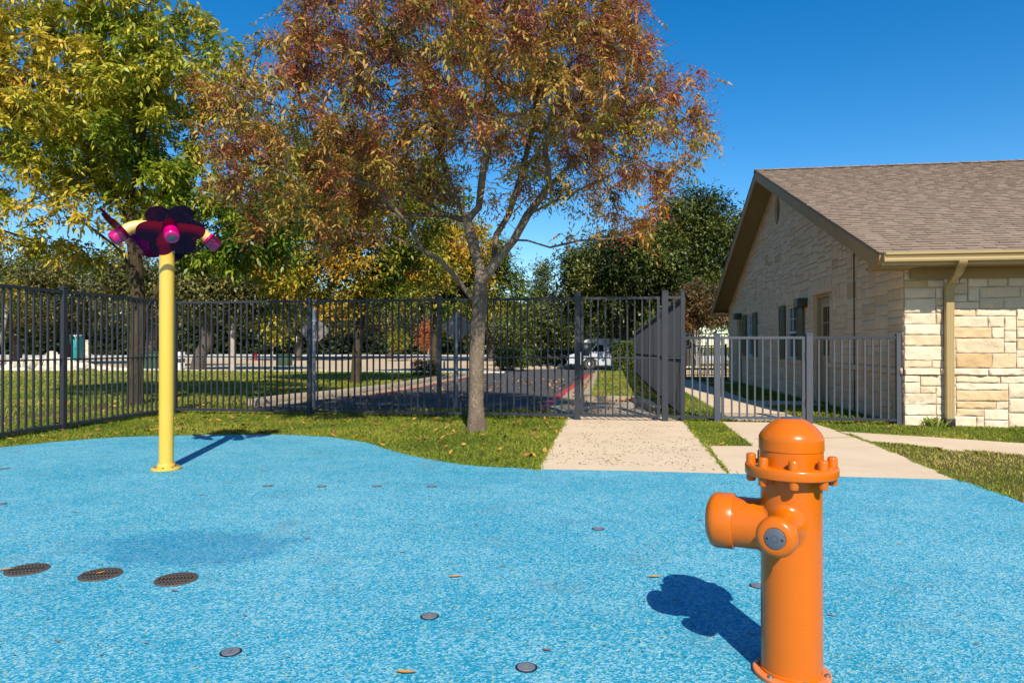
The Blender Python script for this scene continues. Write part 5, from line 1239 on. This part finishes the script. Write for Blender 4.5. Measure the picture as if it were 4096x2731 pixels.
# little red fire hydrant far off
p = gat(1022, 61); fh = thing('fire_hydrant', 'small red street hydrant far off by the pale road', 'fire hydrant', p)
mb = MB(); mb.lathe([(.17, 0), (.17, .05), (.12, .06), (.12, .5), (.16, .52), (.16, .56), (.13, .6), (.09, .7), (.03, .74), (.03, .79), (.001, .79)], 16); mb.build('body', m_red, fh)
for a in (0, math.pi):
    mb = MB(); mb.lathe([(.07, .1), (.07, .2), (.05, .22), (.001, .22)], 12, axis_matrix((0, 0, .4), (math.cos(a), math.sin(a), 0))); mb.build('outlet', m_red, fh)
# little sign on a white post, delineators
p = gat(1622, 60); sg = thing('small_sign', 'small white sign on a pale post beside the far road', 'sign', p)
mb = MB(); mb.box((0, 0, .85), (.09, .09, 1.8)); mb.build('post', m_winframe, sg); mb = MB(); mb.bbox((0, -.06, 1.65), (.5, .03, .85), .01); mb.build('panel', m_galv, sg)
p = gat(1663, 45); og = thing('delineator', 'orange marker post beside the dark shrub', 'marker post', p); mb = MB(); mb.lathe([(.12, 0), (.12, .04), (.05, .06), (.045, .55), (.02, .58)], 14); mb.build('post', m_orange, og)
p = gat(1777, 36); og = thing('delineator', 'teal marker post left of the right diamond sign post', 'marker post', p); mb = MB(); mb.lathe([(.05, 0), (.05, .38), (.04, .4)], 14); mb.build('post', m_teal, og); mb = MB(); mb.lathe([(.052, .36), (.052, .46), (.02, .5)], 14); mb.build('cap', m_winframe, og)
# green steel stakes
for a, b2, lab, d in (((163, 1512), (178, 1425), 'leaning green steel stake by the rubble heap', 33.5), ((1041, 1472), (1033, 1338), 'green steel stake left of the staked sapling', 34.5), ((1175, 1470), (1187, 1345), 'leaning green steel stake right of the staked sapling', 34.8), ((1048, 1465), (1056, 1350), 'second green steel stake, behind the staked sapling', 36.5)):
    g0 = gat(a[0], d); q = OnD(b2[0], b2[1], d); st = thing('steel_stake', lab, 'stake', g0, 0, 'green stakes round the young trees'); v = q - g0
    mb = MB(); mb.tube([Vector((0, 0, -.05)), v * .8], .022, 5); mb.build('stake', m_tgreen, st); mb = MB(); mb.tube([v * .8, v], .024, 5); mb.build('tip', m_winframe, st)
# limestone boulders of the rubble heap
def boulder(px, d, s, sq, seedv):
    p = gat(px, d); bm = bmesh.new(); bmesh.ops.create_cube(bm, size=1.6); rs = random.Random(seedv)
    for k in range(16):
        n = Vector((rs.gauss(0, 1), rs.gauss(0, 1), rs.gauss(.2, .9))).normalized()
        r = bmesh.ops.bisect_plane(bm, geom=bm.verts[:] + bm.edges[:] + bm.faces[:], plane_co=n * rs.uniform(.48, .72), plane_no=n, clear_outer=True)
        e = [x for x in bm.edges if len(x.link_faces) == 1]
        if e: bmesh.ops.contextual_create(bm, geom=e)
    bmesh.ops.bevel(bm, geom=bm.edges[:], offset=.025, segments=1, affect='EDGES')
    Mx = Matrix.Rotation(rs.uniform(0, 6), 4, 'Z') @ Matrix.Diagonal((s, s * rs.uniform(.7, 1.1), s * sq, 1))
    bm.transform(Mx); zmin = min(v.co.z for v in bm.verts)
    me = bpy.data.meshes.new('boulder'); bm.to_mesh(me); bm.free(); me.materials.append(m_limestone_boulder)
    o = link('boulder', me); o.location = p + Vector((0, 0, -zmin - .06)); return o
big = boulder(205, 34.6, .62, 1.15, 77); tag(big, 'largest pale limestone boulder, standing tallest in the rubble heap', 'boulder', 'limestone boulders beyond the fence')
bi = 0
for px, d, s, sq in [(45, 37.5, .42, .8), (85, 38.5, .5, .85), (70, 36.9, .34, .55), (115, 37.6, .46, .8), (140, 39, .45, .9), (150, 36.9, .36, .5), (172, 37.6, .34, .8), (232, 37.2, .36, .8), (255, 38.2, .5, 1.0), (275, 36.9, .38, .7), (200, 36.8, .33, .6), (225, 36.7, .3, .5), (300, 37.2, .36, .6), (330, 37, .42, .75), (365, 37.2, .4, .7), (392, 37, .34, .65), (425, 37.2, .36, .6), (455, 37, .34, .5), (485, 37.2, .36, .5), (515, 37, .3, .5), (20, 36.9, .3, .5), (560, 37.2, .3, .4), (600, 37.1, .25, .4), (640, 37.1, .22, .4), (105, 36.8, .3, .5), (180, 38.4, .5, 1.1), (60, 38.0, .5, 1.0), (240, 38.6, .5, 1.2), (270, 38.2, .45, 1.0), (310, 38.0, .42, .9), (130, 38, .5, 1.0), (160, 38.2, .5, 1.1), (345, 37.6, .4, .8)]:
    tag(boulder(px, d - 4, s, sq, bi), 'pale limestone boulder lying in the rubble row beyond the fence', 'boulder', 'limestone boulders beyond the fence'); bi += 1
# far stone wall, pillar and beige walls
def block_wall(label, px0, px1, d, h, mat, name='stone_wall', cap=True):
    a, b2 = gat(px0, d), gat(px1, d); c = (a + b2) / 2; L = (b2 - a).length; root = thing(name, label, 'wall', c, math.atan2((b2 - a).y, (b2 - a).x))
    mb = MB(); rs = random.Random(px0); z = -.2; j = 0
    while z < h - .01:
        hh = min(rs.uniform(.16, .24), h - z); x = -L / 2
        while x < L / 2:
            w = min(rs.uniform(.35, .8), L / 2 - x); dp = rs.uniform(0, .02)
            mb.box((x + w / 2, dp, z + hh / 2), (w - .015, .4, hh - .015), tint=rs.uniform(0, 1)); x += w
        z += hh
    mb.box((0, .02, h / 2 - .1), (L - .02, .36, h - .05 + .2), tint=.9); mb.build('masonry', mat, root)
    if cap: mb = MB(); mb.box((0, 0, h + .04), (L + .06, .5, .08)); mb.build('coping', m_white_conc, root)
block_wall('long low stone wall far off beyond the pale road', 862, 1235, 88, 1.35, m_stone_gable)
block_wall('low stone wall far off right of the first dark trunk', 1440, 1500, 90, 1.1, m_stone_gable)
block_wall('stone gate pillar far off right of the teal toilet', 343, 357, 80, 1.7, m_stone, 'stone_pillar')
block_wall('left one of two beige wall panels far off by the stone pillar', 402, 436, 82, .95, m_conc, 'wall_panel'); block_wall('right one of two beige wall panels far off by the stone pillar', 440, 476, 82, .95, m_conc, 'wall_panel')
# raised stone planter at the end of the building path
a, b2 = Vector((1.35, 28.6, G(28))), Vector((4.6, 28.6, G(28)))
pl = thing('stone_planter', 'low stone planter behind the far fence at the end of the building path', 'planter', (2.9, 28.4, G(28.4)))
mb = MB(); rs = random.Random(8); x = -1.7
while x < 1.7:
    w = rs.uniform(.35, .6)
    for z in (0, .16, ): mb.bbox((x + w / 2, 0, z + .07), (w - .012, .34, .15), .012, tint=rs.uniform(0, 1))
    x += w
mb.bbox((0, -.01, .36), (3.5, .42, .09), .012, tint=.2); mb.build('masonry', m_stone, pl)

# ================================================================== GRASS AND LITTER
def blades(n, sampler, h, w, tint_base, name_tint=0):
    xy = sampler(n); n = len(xy)
    z = np.array([G(y) for y in xy[:, 1]])
    nz = np.array([mnoise.noise(Vector((x * .9, y * .9, 1))) for x, y in xy[:, :2]]); n2 = np.array([mnoise.noise(Vector((x * 4, y * 4, 8))) for x, y in xy[:, :2]])
    hh = h * (.55 + .8 * rng.random(n)) * (1 + .5 * n2); a = rng.uniform(0, 2 * np.pi, n); le = hh * rng.uniform(.2, 1.1, n); b = rng.uniform(0, 2 * np.pi, n)
    base = np.stack([xy[:, 0], xy[:, 1], z + xy[:, 2]], 1); s = np.stack([np.cos(a), np.sin(a), 0 * a], 1) * (w * (.7 + .6 * rng.random(n)))[:, None]
    tip = base + np.stack([np.cos(b) * le, np.sin(b) * le, hh], 1); md = base + np.stack([np.cos(b) * le * .35, np.sin(b) * le * .35, hh * .6], 1)
    V = np.stack([base - s, base + s, md + s * .8, tip], 1)
    V2 = V
    T = np.clip(tint_base + .45 * nz + .22 * n2 + rng.normal(size=n) * .17, 0, 1)
    return V2.reshape(-1, 3), T
def edge_sampler(line, w=.02, off=.0):
    L_ = [Vector((p[0], p[1], 0)) for p in line]; seg = np.array([(b_ - a_).length for a_, b_ in zip(L_, L_[1:])])
    def f(n):
        k = rng.choice(len(seg), n, p=seg / seg.sum()); t = rng.random(n); A = np.array([list(p) for p in L_]); p = A[k] * (1 - t)[:, None] + A[k + 1] * t[:, None]; p[:, :2] += rng.normal(size=(n, 2)) * w; p[:, 2] = off
        q = np.array([mnoise.noise(Vector((x * 3, y * 3, 4))) for x, y in p[:, :2]]); return p[q > -.15]
    return f
excl = [pad_poly, A_poly, B_poly, C_poly, ap_poly, walk_poly, road_poly]
def sampler_near(x0, x1, y0, y1, off=0.0, ex=excl, inc=None):
    def f(n):
        x = rng.uniform(x0, x1, n); y = rng.uniform(y0, y1, n); m = np.ones(n, bool)
        for p in ex: m &= ~inside(p, x, y)
        if inc is not None: m &= inside(inc, x, y)
        if ex: m &= ~((x > BX - .02) & (y > BY0 - .02))
        return np.stack([x, y, np.full(n, off)], 1)[m]
    return f
VV = []; TT = []
for n, smp, h, w, tb in ((9000, edge_sampler(pad_far[5:]), .028, .004, .42), (1300, edge_sampler(A_poly[:2], .012), .03, .004, .45), (1200, edge_sampler(A_poly[2:4], .012), .03, .004, .5), (2200, edge_sampler(B_poly[2:5], .012), .026, .004, .5), (1500, edge_sampler(pad_right, .02), .026, .004, .5), (1500, edge_sampler([C_poly[4], C_poly[5]], .012), .026, .004, .5), (1500, edge_sampler([C_poly[0], C_poly[1], C_poly[2]], .012), .026, .004, .5), (165000, sampler_near(-8.6, 1.6, 5.4, 11.2), .028, .0040, .36), (34000, sampler_near(1.0, 8.2, 5.0, 8.3), .022, .0036, .74), (38000, sampler_near(1.0, 8.2, 8.3, 10.6), .026, .0040, .44),
                         (60000, sampler_near(-30, -9, 5.5, 20), .055, .011, .45), (42000, sampler_near(1.1, 3.95, 10.2, 24), .04, .006, .34), (85000, sampler_near(-16, .2, 11.2, 20), .05, .008, .42), (60000, sampler_near(-30, -2, 20, 31), .065, .016, .56),
                         (42000, sampler_near(-4, .9, 13, 31, .10, [], isl), .045, .007, .50), (12000, sampler_near(.75, 1.75, 10.3, 31, 0, [walk_poly]), .045, .006, .4)):
    v, t = blades(n, smp, h, w, tb); VV.append(v); TT.append(t)
np_quads('grass', np.concatenate(VV), 0, np.concatenate(TT), m_blade).__setitem__('kind', 'stuff')
# tuft of taller grass at the foot of the downspout
tp = Vector((DX - .22, BY0 - .10, 0)); n = 60
xy = np.stack([tp.x + rng.normal(size=n) * .08, tp.y + rng.normal(size=n) * .05, np.zeros(n)], 1)
v, t = blades(n, lambda k: xy, .12, .0022, .34); o = np_quads('grass_tuft', v, 0, t, m_blade, None); tag(o, 'tuft of long grass growing at the foot of the tan downspout', 'grass tuft')
# fallen leaves strewn on lawn and road
def litter():
    pts = []
    def add(n, x0, x1, y0, y1, ex, off, s, dens=None):
        x = rng.uniform(x0, x1, n); y = rng.uniform(y0, y1, n); m = np.ones(n, bool)
        for p in ex: m &= ~inside(p, x, y)
        if dens is not None: m &= dens(x, y)
        for a, b3 in zip(x[m], y[m]): pts.append((a, b3, G(b3) + off, s))
    add(620, -8.5, .2, 6.6, 11, [pad_poly, A_poly], .032, .036); add(120, 1, 7.5, 6, 10.4, [pad_poly, A_poly, B_poly, C_poly], .03, .03)
    add(1500, -12, .2, 11, 24, [], .03, .045); add(500, -3.5, .3, 11, 31, [], .02, .045, lambda x, y: inside(ap_poly, x, y)); add(260, -3, .8, 14, 30, [], .14, .04, lambda x, y: inside(isl, x, y))
    e0, e1 = i0, i1
    for k in range(330):
        tt = random.random(); q = e0.lerp(e1, tt); pts.append((q.x - abs(random.gauss(.03, .11)) - .02, q.y, G(q.y) + .03, .045))
    for k in range(140): q = i1.lerp(i2, random.random() ** .4); pts.append((q.x, q.y - abs(random.gauss(0, .12)), .03, .045))
    n = len(pts); p = np.array(pts); a = rng.uniform(0, 2 * np.pi, n); l = p[:, 3] * (.7 + .7 * rng.random(n)); w = l * rng.uniform(.25, .55, n)
    d = np.stack([np.cos(a), np.sin(a), rng.normal(size=n) * .35], 1); s = np.stack([-np.sin(a), np.cos(a), rng.normal(size=n) * .45], 1); c = p[:, :3]
    V = np.stack([c - d * l[:, None], c + s * w[:, None] + np.array([0, 0, .006]), c + d * l[:, None] + np.array([0, 0, .01]), c - s * w[:, None]], 1)
    tag(np_quads('leaf_litter', V.reshape(-1, 3), 0, np.clip(rng.normal(size=n) * .25 + .55, 0, 1), m_litter), 'scattered brown and orange leaves on lawn and driveway', None, None, 'stuff')
litter()

# ================================================================== LIGHT, SKY, CAMERA
EL, AZ = R(41.5), R(17)
v = Vector((-math.sin(AZ) * math.cos(EL), math.cos(AZ) * math.cos(EL), -math.sin(EL)))
sun = bpy.data.lights.new('Sun', 'SUN'); sun.energy = 4.8; sun.angle = R(.53); sun.color = (1.0, .915, .775)
so = bpy.data.objects.new('Sun', sun); col.objects.link(so); so.rotation_euler = v.to_track_quat('-Z', 'Y').to_euler(); so.location = (6, -20, 25)
w = bpy.data.worlds.new('World'); scene.world = w; w.use_nodes = True; nt = w.node_tree
sky = nt.nodes.new('ShaderNodeTexSky'); sky.sky_type = 'NISHITA'; sky.sun_disc = False; sky.sun_elevation = EL; sky.sun_rotation = math.pi - AZ
sky.altitude = 300; sky.air_density = 1.0; sky.dust_density = .25; sky.ozone_density = 3.0
hs = nt.nodes.new('ShaderNodeHueSaturation'); hs.inputs['Saturation'].default_value = 1.42; nt.links.new(sky.outputs[0], hs.inputs['Color'])
nt.links.new(hs.outputs[0], nt.nodes['Background'].inputs[0]); nt.nodes['Background'].inputs[1].default_value = .113
cam = bpy.data.cameras.new('Camera'); co = bpy.data.objects.new('Camera', cam); col.objects.link(co); scene.camera = co
co.location = (0, 0, H); co.rotation_euler = (R(90) + PITCH, 0, YAW); cam.sensor_width = 36; cam.lens = 36 * F / 4096; cam.clip_end = 2000; cam.clip_start = .05
scene.view_settings.view_transform = 'Standard'; scene.view_settings.look = 'None'; scene.view_settings.exposure = .5; scene.view_settings.gamma = 1
scene.render.resolution_x = 1024; scene.render.resolution_y = 682
